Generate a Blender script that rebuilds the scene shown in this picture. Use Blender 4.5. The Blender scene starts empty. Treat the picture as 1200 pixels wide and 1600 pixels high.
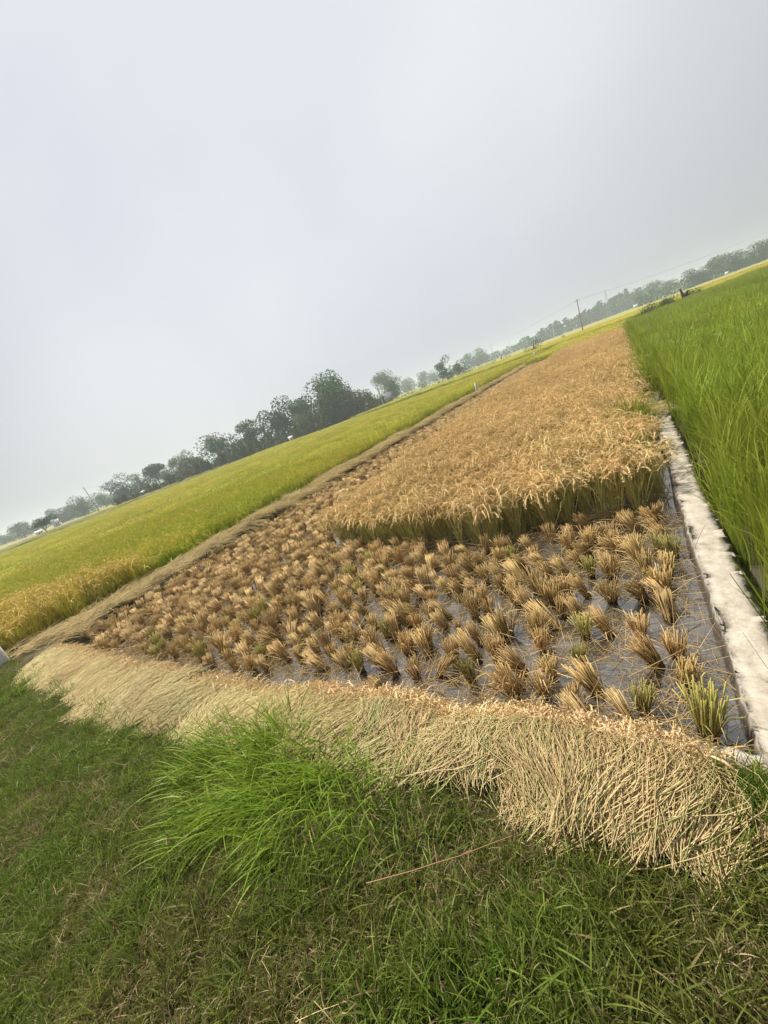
import bpy, math, numpy as np
from mathutils import Matrix, Vector
rng = np.random.default_rng(7)
S = bpy.context.scene

# ------------------------------------------------------------------ camera
H = 1.9                                        # eye height above the paddy water (z = 0)
CX = np.array([0.8107125701510927, 0.4773491092272503, -0.33894388402648634])
CY = np.array([0.13718926115297897, 0.40793113387560487, 0.9026468282995643])
CZ = np.array([0.5691434223667259, -0.7782865911313864, 0.26522772638202197])
cam = bpy.data.cameras.new('camera')
cam.sensor_fit = 'VERTICAL'; cam.sensor_height = 36; cam.lens = 13.5
cam.clip_start = 0.05; cam.clip_end = 6000
co = bpy.data.objects.new('camera', cam)
M = Matrix.Identity(4)
for i in range(3):
    M[i][0], M[i][1], M[i][2] = CX[i], CY[i], CZ[i]
M[2][3] = H
co.matrix_world = M
S.collection.objects.link(co); S.camera = co

# ------------------------------------------------------------------ light
SUN_EL, SUN_AZ = math.radians(62), math.radians(-82)      # azimuth from +y, clockwise
w = bpy.data.worlds.new('World'); S.world = w; w.use_nodes = True
nt = w.node_tree; nt.nodes.clear()
out = nt.nodes.new('ShaderNodeOutputWorld'); bg = nt.nodes.new('ShaderNodeBackground')
sky = nt.nodes.new('ShaderNodeTexSky'); sky.sky_type = 'NISHITA'; sky.sun_disc = False
sky.sun_elevation = SUN_EL; sky.sun_rotation = SUN_AZ
sky.air_density = 1.0; sky.dust_density = 6.0; sky.ozone_density = 1.0
tc = nt.nodes.new('ShaderNodeTexCoord')
n1 = nt.nodes.new('ShaderNodeTexNoise'); n1.inputs['Scale'].default_value = .9; n1.inputs['Detail'].default_value = 4; n1.inputs['Roughness'].default_value = .45
cr = nt.nodes.new('ShaderNodeValToRGB')
cr.color_ramp.elements[0].position = .3; cr.color_ramp.elements[0].color = (5.2, 5.75, 6.6, 1)
cr.color_ramp.elements[1].position = .7; cr.color_ramp.elements[1].color = (8.5, 8.6, 8.7, 1)
mx = nt.nodes.new('ShaderNodeMix'); mx.data_type = 'RGBA'; mx.inputs[0].default_value = .84
nt.links.new(tc.outputs['Generated'], n1.inputs['Vector']); nt.links.new(n1.outputs['Fac'], cr.inputs['Fac'])
nt.links.new(sky.outputs[0], mx.inputs[6]); nt.links.new(cr.outputs[0], mx.inputs[7])
dt = nt.nodes.new('ShaderNodeVectorMath'); dt.operation = 'DOT_PRODUCT'; dt.inputs[1].default_value = Vector((-.50, .72, .48)).normalized()
nt.links.new(tc.outputs['Generated'], dt.inputs[0])
gl = nt.nodes.new('ShaderNodeMapRange'); gl.interpolation_type = 'SMOOTHSTEP'; gl.inputs[1].default_value = .45; gl.inputs[2].default_value = 1.0; gl.inputs[3].default_value = .76; gl.inputs[4].default_value = 1.27
nt.links.new(dt.outputs['Value'], gl.inputs[0])
mu = nt.nodes.new('ShaderNodeVectorMath'); mu.operation = 'SCALE'; nt.links.new(mx.outputs[2], mu.inputs[0]); nt.links.new(gl.outputs[0], mu.inputs['Scale'])
nt.links.new(mu.outputs[0], bg.inputs['Color']); bg.inputs['Strength'].default_value = 0.069
nt.links.new(bg.outputs[0], out.inputs['Surface'])
sl = bpy.data.lights.new('sun', 'SUN'); sl.energy = 5.0; sl.angle = math.radians(4.5); sl.color = (1.0, .93, .82)
so = bpy.data.objects.new('sun', sl); S.collection.objects.link(so)
sd = Vector((math.sin(SUN_AZ) * math.cos(SUN_EL), math.cos(SUN_AZ) * math.cos(SUN_EL), math.sin(SUN_EL)))
so.rotation_euler = sd.to_track_quat('Z', 'Y').to_euler()
S.view_settings.view_transform = 'Standard'; S.view_settings.look = 'None'
S.view_settings.exposure = 0.38; S.view_settings.gamma = 1.0
S.cycles.use_denoising = True; S.cycles.denoising_prefilter = 'ACCURATE'; S.cycles.denoising_input_passes = 'RGB_ALBEDO_NORMAL'
S.cycles.max_bounces = 6; S.cycles.diffuse_bounces = 3; S.cycles.glossy_bounces = 2
S.cycles.transmission_bounces = 4; S.cycles.transparent_max_bounces = 6; S.cycles.volume_bounces = 1
HAZE = 0.0010

# ------------------------------------------------------------------ helpers
def proj(p):
    """pixel (1200x1600 frame) and depth of points, used to choose which repeats show largest"""
    v = np.asarray(p, float) - np.array([0, 0, H])
    dpt = -(v @ CZ)
    return 600 + 600 * (v @ CX) / dpt, 800 - 600 * (v @ CY) / dpt, dpt

def link(o): S.collection.objects.link(o); return o

def tag(o, label=None, cat=None, group=None, kind=None):
    if label: o['label'] = label
    if cat: o['category'] = cat
    if group: o['group'] = group
    if kind: o['kind'] = kind
    return o

def empty(name, loc, rz=0, label=None, cat=None, group=None):
    o = link(bpy.data.objects.new(name, None)); o.location = loc; o.rotation_euler = (0, 0, rz)
    o.empty_display_size = .1
    return tag(o, label, cat, group)

def mobj(name, me, parent=None, loc=(0, 0, 0)):
    o = link(bpy.data.objects.new(name, me)); o.location = loc
    if parent is not None: o.parent = parent
    return o

def unit(a): return a / np.maximum(np.linalg.norm(a, axis=-1, keepdims=True), 1e-9)

class Geo:
    """gathers strips, tubes and leaf faces, builds one mesh"""
    def __init__(s): s.V, s.F, s.M, s.T, s.n = [], [], [], [], 0
    def add(s, V, F, mat, tint):
        V = np.asarray(V, float).reshape(-1, 3); F = np.asarray(F, int)
        s.V.append(V); s.F.append(F + s.n); s.M.append(np.full(len(F), mat)); s.n += len(V)
        s.T.append(np.broadcast_to(np.asarray(tint, float), (len(V),)).copy())
    def strip(s, P, W, side, mat=0, tint=None):
        n, k, _ = P.shape
        if side.ndim == 2: side = side[:, None, :]
        W = np.broadcast_to(W, (n, k))[..., None]
        V = np.stack([P - side * W, P + side * W], 2)           # n,k,2,3
        b = (np.arange(n)[:, None] * k + np.arange(k - 1)[None, :]) * 2
        F = np.stack([b, b + 1, b + 3, b + 2], -1).reshape(-1, 4)
        if tint is None: tint = rng.random(n)
        s.add(V, F, mat, np.repeat(np.broadcast_to(tint, (n,)), k * 2))
    def tube(s, P, R, sides=3, mat=0, tint=None, cap=False):
        n, k, _ = P.shape
        d = unit(np.gradient(P, axis=1))
        ref = np.where(np.abs(d[..., 2:3]) < .9, np.array([0, 0, 1.]), np.array([1., 0, 0]))
        a = unit(np.cross(d, ref)); b = np.cross(d, a)
        an = np.arange(sides) * 2 * np.pi / sides
        R = np.broadcast_to(R, (n, k))[..., None, None]
        V = P[:, :, None, :] + R * (np.cos(an)[:, None] * a[:, :, None, :] + np.sin(an)[:, None] * b[:, :, None, :])
        base = (np.arange(n)[:, None, None] * k + np.arange(k - 1)[None, :, None]) * sides
        j = np.arange(sides)[None, None, :]; j2 = (j + 1) % sides
        F = np.stack([base + j, base + j2, base + sides + j2, base + sides + j], -1).reshape(-1, 4)
        if tint is None: tint = rng.random(n)
        tv = np.repeat(np.broadcast_to(tint, (n,)), k * sides)
        s.add(V, F, mat, tv)
        if cap and sides == 4:
            e = np.arange(n)[:, None] * k * 4 + (k - 1) * 4 + np.arange(4)[None, :]
            s.F.append(e + s.n - n * k * 4); s.M.append(np.full(n, mat))
    def leaf(s, C, D, L, Wd, mat=0, tint=None):
        """diamond faces, centre C, long axis D"""
        n = len(C); D = unit(D); side = unit(np.cross(D, rng.normal(size=(n, 3))))
        L = np.broadcast_to(L, (n,))[:, None]; Wd = np.broadcast_to(Wd, (n,))[:, None]
        V = np.stack([C - D * L, C + side * Wd, C + D * L, C - side * Wd], 1)
        if tint is None: tint = rng.random(n)
        s.add(V, np.arange(n * 4).reshape(n, 4), mat, np.repeat(np.broadcast_to(tint, (n,)), 4))
    def box(s, x0, x1, y0, y1, z0, z1, mat=0, tint=.5):
        V = [(x, y, z) for z in (z0, z1) for y in (y0, y1) for x in (x0, x1)]
        s.add(V, [(0, 2, 3, 1), (4, 5, 7, 6), (0, 1, 5, 4), (2, 6, 7, 3), (0, 4, 6, 2), (1, 3, 7, 5)], mat, tint)
    def mesh(s, name, mats, smooth=False):
        V = np.concatenate(s.V); F = np.concatenate(s.F); me = bpy.data.meshes.new(name)
        me.vertices.add(len(V)); me.vertices.foreach_set('co', V.ravel())
        me.loops.add(F.size); me.loops.foreach_set('vertex_index', F.ravel().astype(np.int32))
        me.polygons.add(len(F)); me.polygons.foreach_set('loop_start', np.arange(0, F.size, 4, dtype=np.int32))
        me.polygons.foreach_set('material_index', np.concatenate(s.M).astype(np.int32))
        a = me.attributes.new('tint', 'FLOAT', 'POINT'); a.data.foreach_set('value', np.concatenate(s.T).astype(np.float32))
        for m in mats: me.materials.append(m)
        me.update(calc_edges=True); me.validate()
        if smooth: me.polygons.foreach_set('use_smooth', np.ones(len(me.polygons), bool))
        return me

def grid_mesh(name, xs, ys, hf, mats, smooth=True):
    X, Y = np.meshgrid(xs, ys); Z = hf(X, Y)
    nx, ny = len(xs), len(ys); g = Geo()
    i = (np.arange(ny - 1)[:, None] * nx + np.arange(nx - 1)[None, :]).ravel()
    g.add(np.stack([X, Y, Z], -1), np.stack([i, i + 1, i + nx + 1, i + nx], -1), 0, .5)
    return g.mesh(name, mats, smooth)

_ph = rng.random((24, 3)) * 6.28; _dr = rng.normal(size=(24, 2))
def fbm(X, Y, sc=1.0, seed=0, n=8):
    r = np.zeros_like(np.asarray(X, float)); amp = 0
    for k in range(n):
        q = _dr[(k + seed * 5) % 24]; f = sc * (0.6 + .55 * k); a = 1 / (1 + k * .6)
        r += a * np.sin(f * (q[0] * X + q[1] * Y) + _ph[(k + seed * 7) % 24, 0] + 1.3 * np.sin(.7 * f * (q[1] * X - q[0] * Y) + _ph[(k + seed) % 24, 1])); amp += a
    return r / amp

# ------------------------------------------------------------------ materials
def mat(name, stops, rough=.6, transl=0.0, patch=None, patch_scale=1.0, patch_amt=.5, obj_var=.25, bump=None, spec=.3):
    m = bpy.data.materials.new(name); m.use_nodes = True; t = m.node_tree; N = t.nodes; L = t.links
    b = N['Principled BSDF']; b.inputs['Roughness'].default_value = rough; b.inputs['Specular IOR Level'].default_value = spec
    at = N.new('ShaderNodeAttribute'); at.attribute_name = 'tint'
    r = N.new('ShaderNodeValToRGB'); e = r.color_ramp.elements
    while len(e) < len(stops): e.new(.5)
    for i, c in enumerate(stops):
        e[i].position = i / max(1, len(stops) - 1); e[i].color = (*c, 1)
    L.new(at.outputs['Fac'], r.inputs['Fac']); col = r.outputs[0]
    geo = N.new('ShaderNodeNewGeometry')
    if patch:
        nz = N.new('ShaderNodeTexNoise'); nz.inputs['Scale'].default_value = patch_scale; nz.inputs['Detail'].default_value = 3
        L.new(geo.outputs['Position'], nz.inputs['Vector'])
        rr = N.new('ShaderNodeMapRange'); rr.inputs[1].default_value = .42; rr.inputs[2].default_value = .62; rr.inputs[4].default_value = patch_amt
        L.new(nz.outputs['Fac'], rr.inputs[0])
        mm = N.new('ShaderNodeMix'); mm.data_type = 'RGBA'; L.new(rr.outputs[0], mm.inputs[0]); L.new(col, mm.inputs[6]); mm.inputs[7].default_value = (*patch, 1)
        col = mm.outputs[2]
    if obj_var:
        oi = N.new('ShaderNodeObjectInfo'); mr = N.new('ShaderNodeMapRange')
        mr.inputs[3].default_value = 1 - obj_var; mr.inputs[4].default_value = 1 + obj_var
        L.new(oi.outputs['Random'], mr.inputs[0]); hv = N.new('ShaderNodeHueSaturation'); L.new(mr.outputs[0], hv.inputs['Value']); L.new(col, hv.inputs['Color'])
        mr2 = N.new('ShaderNodeMapRange'); mr2.inputs[3].default_value = .493; mr2.inputs[4].default_value = .507
        ml = N.new('ShaderNodeMath'); ml.operation = 'FRACT'; mk = N.new('ShaderNodeMath'); mk.operation = 'MULTIPLY'; mk.inputs[1].default_value = 7.31
        L.new(oi.outputs['Random'], mk.inputs[0]); L.new(mk.outputs[0], ml.inputs[0]); L.new(ml.outputs[0], mr2.inputs[0]); L.new(mr2.outputs[0], hv.inputs['Hue'])
        col = hv.outputs[0]
    L.new(col, b.inputs['Base Color'])
    if bump:
        nb = N.new('ShaderNodeTexNoise'); nb.inputs['Scale'].default_value = bump[0]; nb.inputs['Detail'].default_value = 6
        L.new(geo.outputs['Position'], nb.inputs['Vector'])
        bp = N.new('ShaderNodeBump'); bp.inputs['Strength'].default_value = bump[1]; bp.inputs['Distance'].default_value = bump[2]
        L.new(nb.outputs['Fac'], bp.inputs['Height']); L.new(bp.outputs[0], b.inputs['Normal'])
    if transl:
        tr = N.new('ShaderNodeBsdfTranslucent'); L.new(col, tr.inputs['Color'])
        ms = N.new('ShaderNodeMixShader'); ms.inputs[0].default_value = transl
        L.new(b.outputs[0], ms.inputs[1]); L.new(tr.outputs[0], ms.inputs[2]); L.new(ms.outputs[0], N['Material Output'].inputs['Surface'])
    return m

m_grain = mat('ripe_grain', [(.645, .455, .198), (.765, .575, .28), (.865, .705, .395)], .55, .25, (.615, .442, .20), .45, .6, .12)
m_rleaf = mat('ripe_leaf', [(.26, .29, .06), (.42, .36, .12), (.55, .43, .19), (.34, .36, .08)], .6, .38, (.5, .38, .16), .6, .5, .25)
m_rstem = mat('ripe_stem', [(.38, .40, .11), (.46, .40, .16), (.32, .36, .09)], .6, .2)
m_lgrain = mat('yellowing_grain', [(.58, .44, .07), (.68, .52, .12), (.52, .46, .07)], .6, .25, (.48, .46, .06), .25, .8, .2)
m_lleaf = mat('yellowing_leaf', [(.24, .34, .03), (.38, .45, .045), (.50, .47, .06), (.32, .41, .035)], .55, .42, (.28, .38, .03), .12, .7, .2)
m_ggrain = mat('golden_grain', [(.62, .47, .13), (.74, .58, .22)], .6, .2)
m_gleaf2 = mat('golden_leaf', [(.27, .30, .035), (.44, .40, .06), (.54, .45, .09)], .55, .35)
m_green = mat('green_leaf', [(.18, .26, .025), (.27, .37, .04), (.35, .44, .06), (.44, .48, .08)], .45, .45, (.29, .32, .04), .35, .6, .26)
m_gtip = mat('green_panicle', [(.25, .30, .05), (.36, .34, .08)], .5, .35)
m_stub = mat('stubble_straw', [(.24, .155, .06), (.47, .32, .13), (.62, .445, .19), (.76, .59, .30)], .6, .15, (.35, .235, .09), 2.5, .45, .18)
m_stubg = mat('stubble_green', [(.24, .26, .06), (.46, .36, .13), (.36, .35, .09)], .6, .15)
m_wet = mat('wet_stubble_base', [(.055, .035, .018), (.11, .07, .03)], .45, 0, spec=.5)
m_straw = mat('cut_straw', [(.38, .275, .13), (.58, .45, .205), (.70, .56, .28), (.77, .645, .36), (.53, .39, .17)], .55, .15, (.53, .395, .18), 3.0, .4, .1)
m_strawg = mat('cut_straw_green', [(.24, .29, .08), (.38, .39, .14), (.52, .47, .20)], .55, .15, obj_var=.1)
m_strawh = mat('straw_ear', [(.62, .46, .23), (.76, .59, .33)], .6, .15, obj_var=.1)
m_bundst = mat('matted_straw', [(.36, .27, .11), (.56, .43, .19), (.68, .54, .27), (.46, .38, .15)], .7, .1, (.36, .29, .11), 1.2, .6, .2)
m_grass = mat('grass_blade', [(.085, .145, .016), (.13, .215, .026), (.19, .265, .038), (.24, .28, .06)], .5, .38, (.18, .18, .045), 1.6, .6, .25)
m_grassd = mat('dead_grass', [(.22, .16, .08), (.36, .27, .14), (.50, .40, .23)], .7, .2, obj_var=.2)
m_bright = mat('bright_grass_blade', [(.12, .20, .02), (.20, .33, .03), (.29, .43, .04), (.40, .50, .08)], .45, .45, obj_var=.1)
m_weed = mat('weed_blade', [(.18, .26, .04), (.27, .34, .07), (.36, .36, .1)], .5, .3)
m_trunk = mat('tree_bark', [(.12, .09, .065), (.2, .16, .12)], .9, 0, obj_var=.2)
def foliage(name, a, b, c): return mat(name, [a, b, c], .6, .25, None, obj_var=.15)
m_t1 = foliage('crown_mid', (.026, .074, .016), (.044, .112, .022), (.072, .155, .03))
m_t2 = foliage('crown_dark', (.018, .054, .014), (.03, .082, .02), (.046, .115, .026))
m_t3 = foliage('crown_pale', (.07, .105, .035), (.10, .14, .045), (.13, .17, .06))
m_t4 = foliage('crown_olive', (.05, .065, .02), (.08, .09, .03), (.11, .12, .04))
m_scrub = foliage('scrub', (.08, .075, .04), (.12, .105, .05), (.10, .13, .04))

def plain(name, col, rough=.7, var=None, bump=None, spec=.3):
    return mat(name, [col, var or col], rough, 0, var, 3.0, .7, 0, bump, spec)
m_white = plain('white_paint', (.74, .73, .70), .7, (.55, .53, .48), (30, .3, .01))
m_roof = plain('grey_roof', (.15, .16, .18), .8, (.11, .11, .13))
m_wroof = plain('white_roof', (.72, .72, .70), .6, (.6, .6, .6))
m_teal = plain('teal_wall', (.30, .52, .48), .8, (.34, .48, .45))
m_door = plain('dark_door', (.06, .05, .05), .6)
m_pole = plain('concrete_pole', (.42, .41, .39), .8, (.33, .32, .30))
m_dpole = plain('rusty_pole', (.22, .16, .13), .8, (.30, .2, .15))
m_wire = plain('wire', (.3, .3, .3), .5)
m_stump = plain('dark_wood', (.045, .035, .03), .9, (.08, .06, .05))
m_blue = plain('blue_sheet', (.06, .07, .25), .5)
m_twig = plain('red_twig', (.26, .11, .075), .6, (.34, .2, .11))

# ground
m_soil = bpy.data.materials.new('soil'); m_soil.use_nodes = True
t = m_soil.node_tree; N = t.nodes; L = t.links; b = N['Principled BSDF']; b.inputs['Roughness'].default_value = .95; b.inputs['Specular IOR Level'].default_value = .15
g_ = N.new('ShaderNodeNewGeometry')
na = N.new('ShaderNodeTexNoise'); na.inputs['Scale'].default_value = 2.2; na.inputs['Detail'].default_value = 6; L.new(g_.outputs['Position'], na.inputs['Vector'])
ra = N.new('ShaderNodeValToRGB'); ra.color_ramp.elements[0].position = .35; ra.color_ramp.elements[0].color = (.045, .042, .018, 1); ra.color_ramp.elements[1].position = .7; ra.color_ramp.elements[1].color = (.11, .085, .045, 1)
L.new(na.outputs['Fac'], ra.inputs['Fac'])
# far plots: long narrow fields, one crop colour each
mp = N.new('ShaderNodeMapping'); mp.inputs['Rotation'].default_value = (0, 0, math.radians(4)); mp.inputs['Scale'].default_value = (1, 1, 0)
L.new(g_.outputs['Position'], mp.inputs['Vector'])
vo = N.new('ShaderNodeTexBrick'); vo.inputs['Scale'].default_value = .02; vo.inputs['Brick Width'].default_value = 1.7; vo.inputs['Row Height'].default_value = .55
vo.inputs['Mortar Size'].default_value = .02; vo.inputs['Color1'].default_value = (0, 0, 0, 1); vo.inputs['Color2'].default_value = (1, 1, 1, 1); vo.inputs['Mortar'].default_value = (.5, .5, .5, 1)
L.new(mp.outputs[0], vo.inputs['Vector'])
rb = N.new('ShaderNodeValToRGB'); rb.color_ramp.interpolation = 'CONSTANT'; e = rb.color_ramp.elements
cols = [(.27, .28, .05), (.34, .29, .08), (.20, .23, .05), (.31, .27, .12), (.28, .29, .06), (.26, .21, .12)]
while len(e) < len(cols): e.new(.5)
for i, c in enumerate(cols): e[i].position = i / len(cols); e[i].color = (*c, 1)
L.new(vo.outputs['Color'], rb.inputs['Fac'])
vl = N.new('ShaderNodeVectorMath'); vl.operation = 'LENGTH'; L.new(g_.outputs['Position'], vl.inputs[0])
mr = N.new('ShaderNodeMapRange'); mr.inputs[1].default_value = 35; mr.inputs[2].default_value = 60; L.new(vl.outputs['Value'], mr.inputs[0])
nf = N.new('ShaderNodeTexNoise'); nf.inputs['Scale'].default_value = .35; nf.inputs['Detail'].default_value = 5; L.new(g_.outputs['Position'], nf.inputs['Vector'])
hs = N.new('ShaderNodeHueSaturation'); L.new(rb.outputs[0], hs.inputs['Color']); mv = N.new('ShaderNodeMapRange'); mv.inputs[3].default_value = .7; mv.inputs[4].default_value = 1.3; L.new(nf.outputs['Fac'], mv.inputs[0]); L.new(mv.outputs[0], hs.inputs['Value'])
mg = N.new('ShaderNodeMix'); mg.data_type = 'RGBA'; L.new(mr.outputs[0], mg.inputs[0]); L.new(ra.outputs[0], mg.inputs[6]); L.new(hs.outputs[0], mg.inputs[7])
L.new(mg.outputs[2], b.inputs['Base Color'])
bp = N.new('ShaderNodeBump'); bp.inputs['Strength'].default_value = .6; bp.inputs['Distance'].default_value = .02
nb = N.new('ShaderNodeTexNoise'); nb.inputs['Scale'].default_value = 30; nb.inputs['Detail'].default_value = 5; L.new(g_.outputs['Position'], nb.inputs['Vector']); L.new(nb.outputs['Fac'], bp.inputs['Height']); L.new(bp.outputs[0], b.inputs['Normal'])

# muddy water
m_water = bpy.data.materials.new('muddy_water'); m_water.use_nodes = True
t = m_water.node_tree; N = t.nodes; L = t.links; b = N['Principled BSDF']
b.inputs['Roughness'].default_value = .02; b.inputs['IOR'].default_value = 2.5; b.inputs['Specular IOR Level'].default_value = .5
g_ = N.new('ShaderNodeNewGeometry'); na = N.new('ShaderNodeTexNoise'); na.inputs['Scale'].default_value = 3; na.inputs['Detail'].default_value = 5
L.new(g_.outputs['Position'], na.inputs['Vector']); ra = N.new('ShaderNodeValToRGB')
ra.color_ramp.elements[0].position = .35; ra.color_ramp.elements[0].color = (.04, .035, .027, 1); ra.color_ramp.elements[1].position = .66; ra.color_ramp.elements[1].color = (.11, .10, .082, 1)
L.new(na.outputs['Fac'], ra.inputs['Fac']); L.new(ra.outputs[0], b.inputs['Base Color'])
nb = N.new('ShaderNodeTexNoise'); nb.inputs['Scale'].default_value = 14; nb.inputs['Detail'].default_value = 3; L.new(g_.outputs['Position'], nb.inputs['Vector'])
bp = N.new('ShaderNodeBump'); bp.inputs['Strength'].default_value = .03; bp.inputs['Distance'].default_value = .01; L.new(nb.outputs['Fac'], bp.inputs['Height']); L.new(bp.outputs[0], b.inputs['Normal'])

# pale cement plaster on mud
m_cem = bpy.data.materials.new('cement_plaster'); m_cem.use_nodes = True
t = m_cem.node_tree; N = t.nodes; L = t.links; b = N['Principled BSDF']; b.inputs['Roughness'].default_value = .85
g_ = N.new('ShaderNodeNewGeometry'); na = N.new('ShaderNodeTexNoise'); na.inputs['Scale'].default_value = 8; na.inputs['Detail'].default_value = 12; na.inputs['Roughness'].default_value = .78
L.new(g_.outputs['Position'], na.inputs['Vector']); ra = N.new('ShaderNodeValToRGB'); e = ra.color_ramp.elements; e.new(.5)
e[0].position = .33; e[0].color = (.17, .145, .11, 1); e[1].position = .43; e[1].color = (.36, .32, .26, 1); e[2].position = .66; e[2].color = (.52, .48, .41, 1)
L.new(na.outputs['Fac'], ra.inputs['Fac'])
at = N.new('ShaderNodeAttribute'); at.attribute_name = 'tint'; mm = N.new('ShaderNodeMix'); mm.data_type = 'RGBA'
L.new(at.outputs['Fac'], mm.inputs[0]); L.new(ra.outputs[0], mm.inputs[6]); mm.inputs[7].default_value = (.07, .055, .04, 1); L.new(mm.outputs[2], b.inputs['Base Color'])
nb = N.new('ShaderNodeTexNoise'); nb.inputs['Scale'].default_value = 22; nb.inputs['Detail'].default_value = 8; L.new(g_.outputs['Position'], nb.inputs['Vector'])
bp = N.new('ShaderNodeBump'); bp.inputs['Strength'].default_value = .55; bp.inputs['Distance'].default_value = .02
mpc = N.new('ShaderNodeMapping'); mpc.inputs['Scale'].default_value = (5, 26, 5); L.new(g_.outputs['Position'], mpc.inputs['Vector'])
nc = N.new('ShaderNodeTexNoise'); nc.inputs['Scale'].default_value = 1.0; nc.inputs['Detail'].default_value = 5; nc.inputs['Distortion'].default_value = .8; L.new(mpc.outputs[0], nc.inputs['Vector'])
ad = N.new('ShaderNodeMath'); ad.operation = 'ADD'; L.new(nb.outputs['Fac'], ad.inputs[0]); L.new(nc.outputs['Fac'], ad.inputs[1]); L.new(ad.outputs[0], bp.inputs['Height']); L.new(bp.outputs[0], b.inputs['Normal'])

# ------------------------------------------------------------------ ground and water
def sstep(a, b, x): u = np.clip((x - a) / (b - a), 0, 1); return u * u * (3 - 2 * u)
def hg(X, Y):
    X = np.asarray(X, float); Y = np.asarray(Y, float)
    z = np.full(np.broadcast(X, Y).shape, -.10)
    edge = 1.5 + .06 * fbm(X, Y * 0, 2.2)
    front = .26 + .03 * fbm(X, Y, 2.0) + .015 * fbm(X, Y, 6, 1)
    z = np.maximum(z, -.10 + (front + .10) * (1 - sstep(edge - .22, edge + .06, Y)))
    c = -8.2 + .12 * fbm(X * 0, Y, .9, 2)
    lb = .21 + .03 * fbm(X, Y, 2, 3)
    z = np.maximum(z, -.10 + (lb + .10) * (1 - sstep(.25, .62, np.abs(X - c))) * (1 - sstep(55, 62, Y)))
    z = np.where((X < c), np.maximum(z, -.01), z)
    far = np.hypot(X, Y)
    return z
xs = np.concatenate([-np.geomspace(1400, 14, 50), np.arange(-13.5, 3.01, .11), np.geomspace(3.4, 1400, 56)])
ys = np.concatenate([-np.geomspace(1400, 3.2, 24), np.arange(-3, 2.4, .06), np.geomspace(2.5, 1400, 110)])
g = mobj('ground', grid_mesh('ground', xs, ys, hg, [m_soil])); tag(g, kind='structure')
wx = np.linspace(-7.75, 40, 60); wy = np.linspace(1.2, 62, 60)
tag(mobj('paddy_water', grid_mesh('paddy_water', wx, wy, lambda X, Y: X * 0.0, [m_water])), kind='structure')

# ------------------------------------------------------------------ cement kerb (long right edge, short return in front)
def sweep_kerb(path, width, top, step=.03, seed=0):
    path = np.array(path, float); seg = np.linalg.norm(np.diff(path, axis=0), axis=1); cum = np.concatenate([[0], np.cumsum(seg)])
    s_ = np.arange(0, cum[-1], step); px = np.interp(s_, cum, path[:, 0]); py = np.interp(s_, cum, path[:, 1])
    tx = np.gradient(px); ty = np.gradient(py); l = np.hypot(tx, ty); tx /= l; ty /= l; nx, ny = ty, -tx
    r = np.random.default_rng(seed)
    def rough(sc, amp):
        k = np.convolve(r.normal(size=len(s_) + 40), np.hanning(sc) / np.sqrt((np.hanning(sc) ** 2).sum()), 'same')[20:20 + len(s_)]
        return amp * k
    wl = width / 2 + rough(34, .006) + rough(4, .003); wr = width / 2 + rough(34, .007) + rough(4, .003)
    zt = top + rough(40, .006)
    stepz = np.zeros_like(s_)                       # uneven pours: small steps across the top
    for q in np.arange(.6, cum[-1], .55): c_ = q + r.normal() * .16; stepz += r.normal() * .007 * np.clip((s_ - c_) / .05, 0, 1) - .010 * np.exp(-((s_ - c_) / .014) ** 2)
    for q in r.uniform(0, cum[-1], int(cum[-1] * 5)): stepz -= .004 * r.random() * np.exp(-((s_ - q) / .012) ** 2)
    zt = zt + stepz - np.mean(stepz)
    prof = []; tint = []
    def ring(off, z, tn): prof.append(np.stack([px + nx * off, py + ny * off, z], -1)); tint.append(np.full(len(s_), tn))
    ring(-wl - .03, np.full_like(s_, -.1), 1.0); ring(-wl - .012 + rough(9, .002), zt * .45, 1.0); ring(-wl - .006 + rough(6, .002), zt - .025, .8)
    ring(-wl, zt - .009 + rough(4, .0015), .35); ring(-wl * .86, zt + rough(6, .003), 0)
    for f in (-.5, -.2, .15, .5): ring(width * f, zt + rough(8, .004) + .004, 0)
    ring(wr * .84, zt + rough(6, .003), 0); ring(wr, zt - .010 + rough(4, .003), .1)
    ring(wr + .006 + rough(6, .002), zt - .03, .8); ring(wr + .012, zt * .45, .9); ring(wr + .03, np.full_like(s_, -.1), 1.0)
    P = np.stack(prof, 1); n, k, _ = P.shape; T = np.stack(tint, 1)
    i = (np.arange(n - 1)[:, None] * k + np.arange(k - 1)[None, :]).ravel()
    return P.reshape(-1, 3), np.stack([i, i + 1, i + k + 1, i + k], -1), T.ravel(), P
gk = Geo()
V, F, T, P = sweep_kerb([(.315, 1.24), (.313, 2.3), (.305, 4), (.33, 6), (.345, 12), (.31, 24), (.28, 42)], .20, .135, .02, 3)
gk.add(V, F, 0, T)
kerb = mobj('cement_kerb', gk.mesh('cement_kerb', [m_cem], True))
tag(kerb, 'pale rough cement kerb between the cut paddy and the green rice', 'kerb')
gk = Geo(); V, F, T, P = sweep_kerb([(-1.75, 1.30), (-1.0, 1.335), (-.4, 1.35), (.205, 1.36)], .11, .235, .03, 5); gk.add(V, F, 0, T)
tag(mobj('cement_ledge', gk.mesh('cement_ledge', [m_cem], True)), 'short cement ledge mostly hidden under the sheaves of cut rice', 'kerb')

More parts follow.
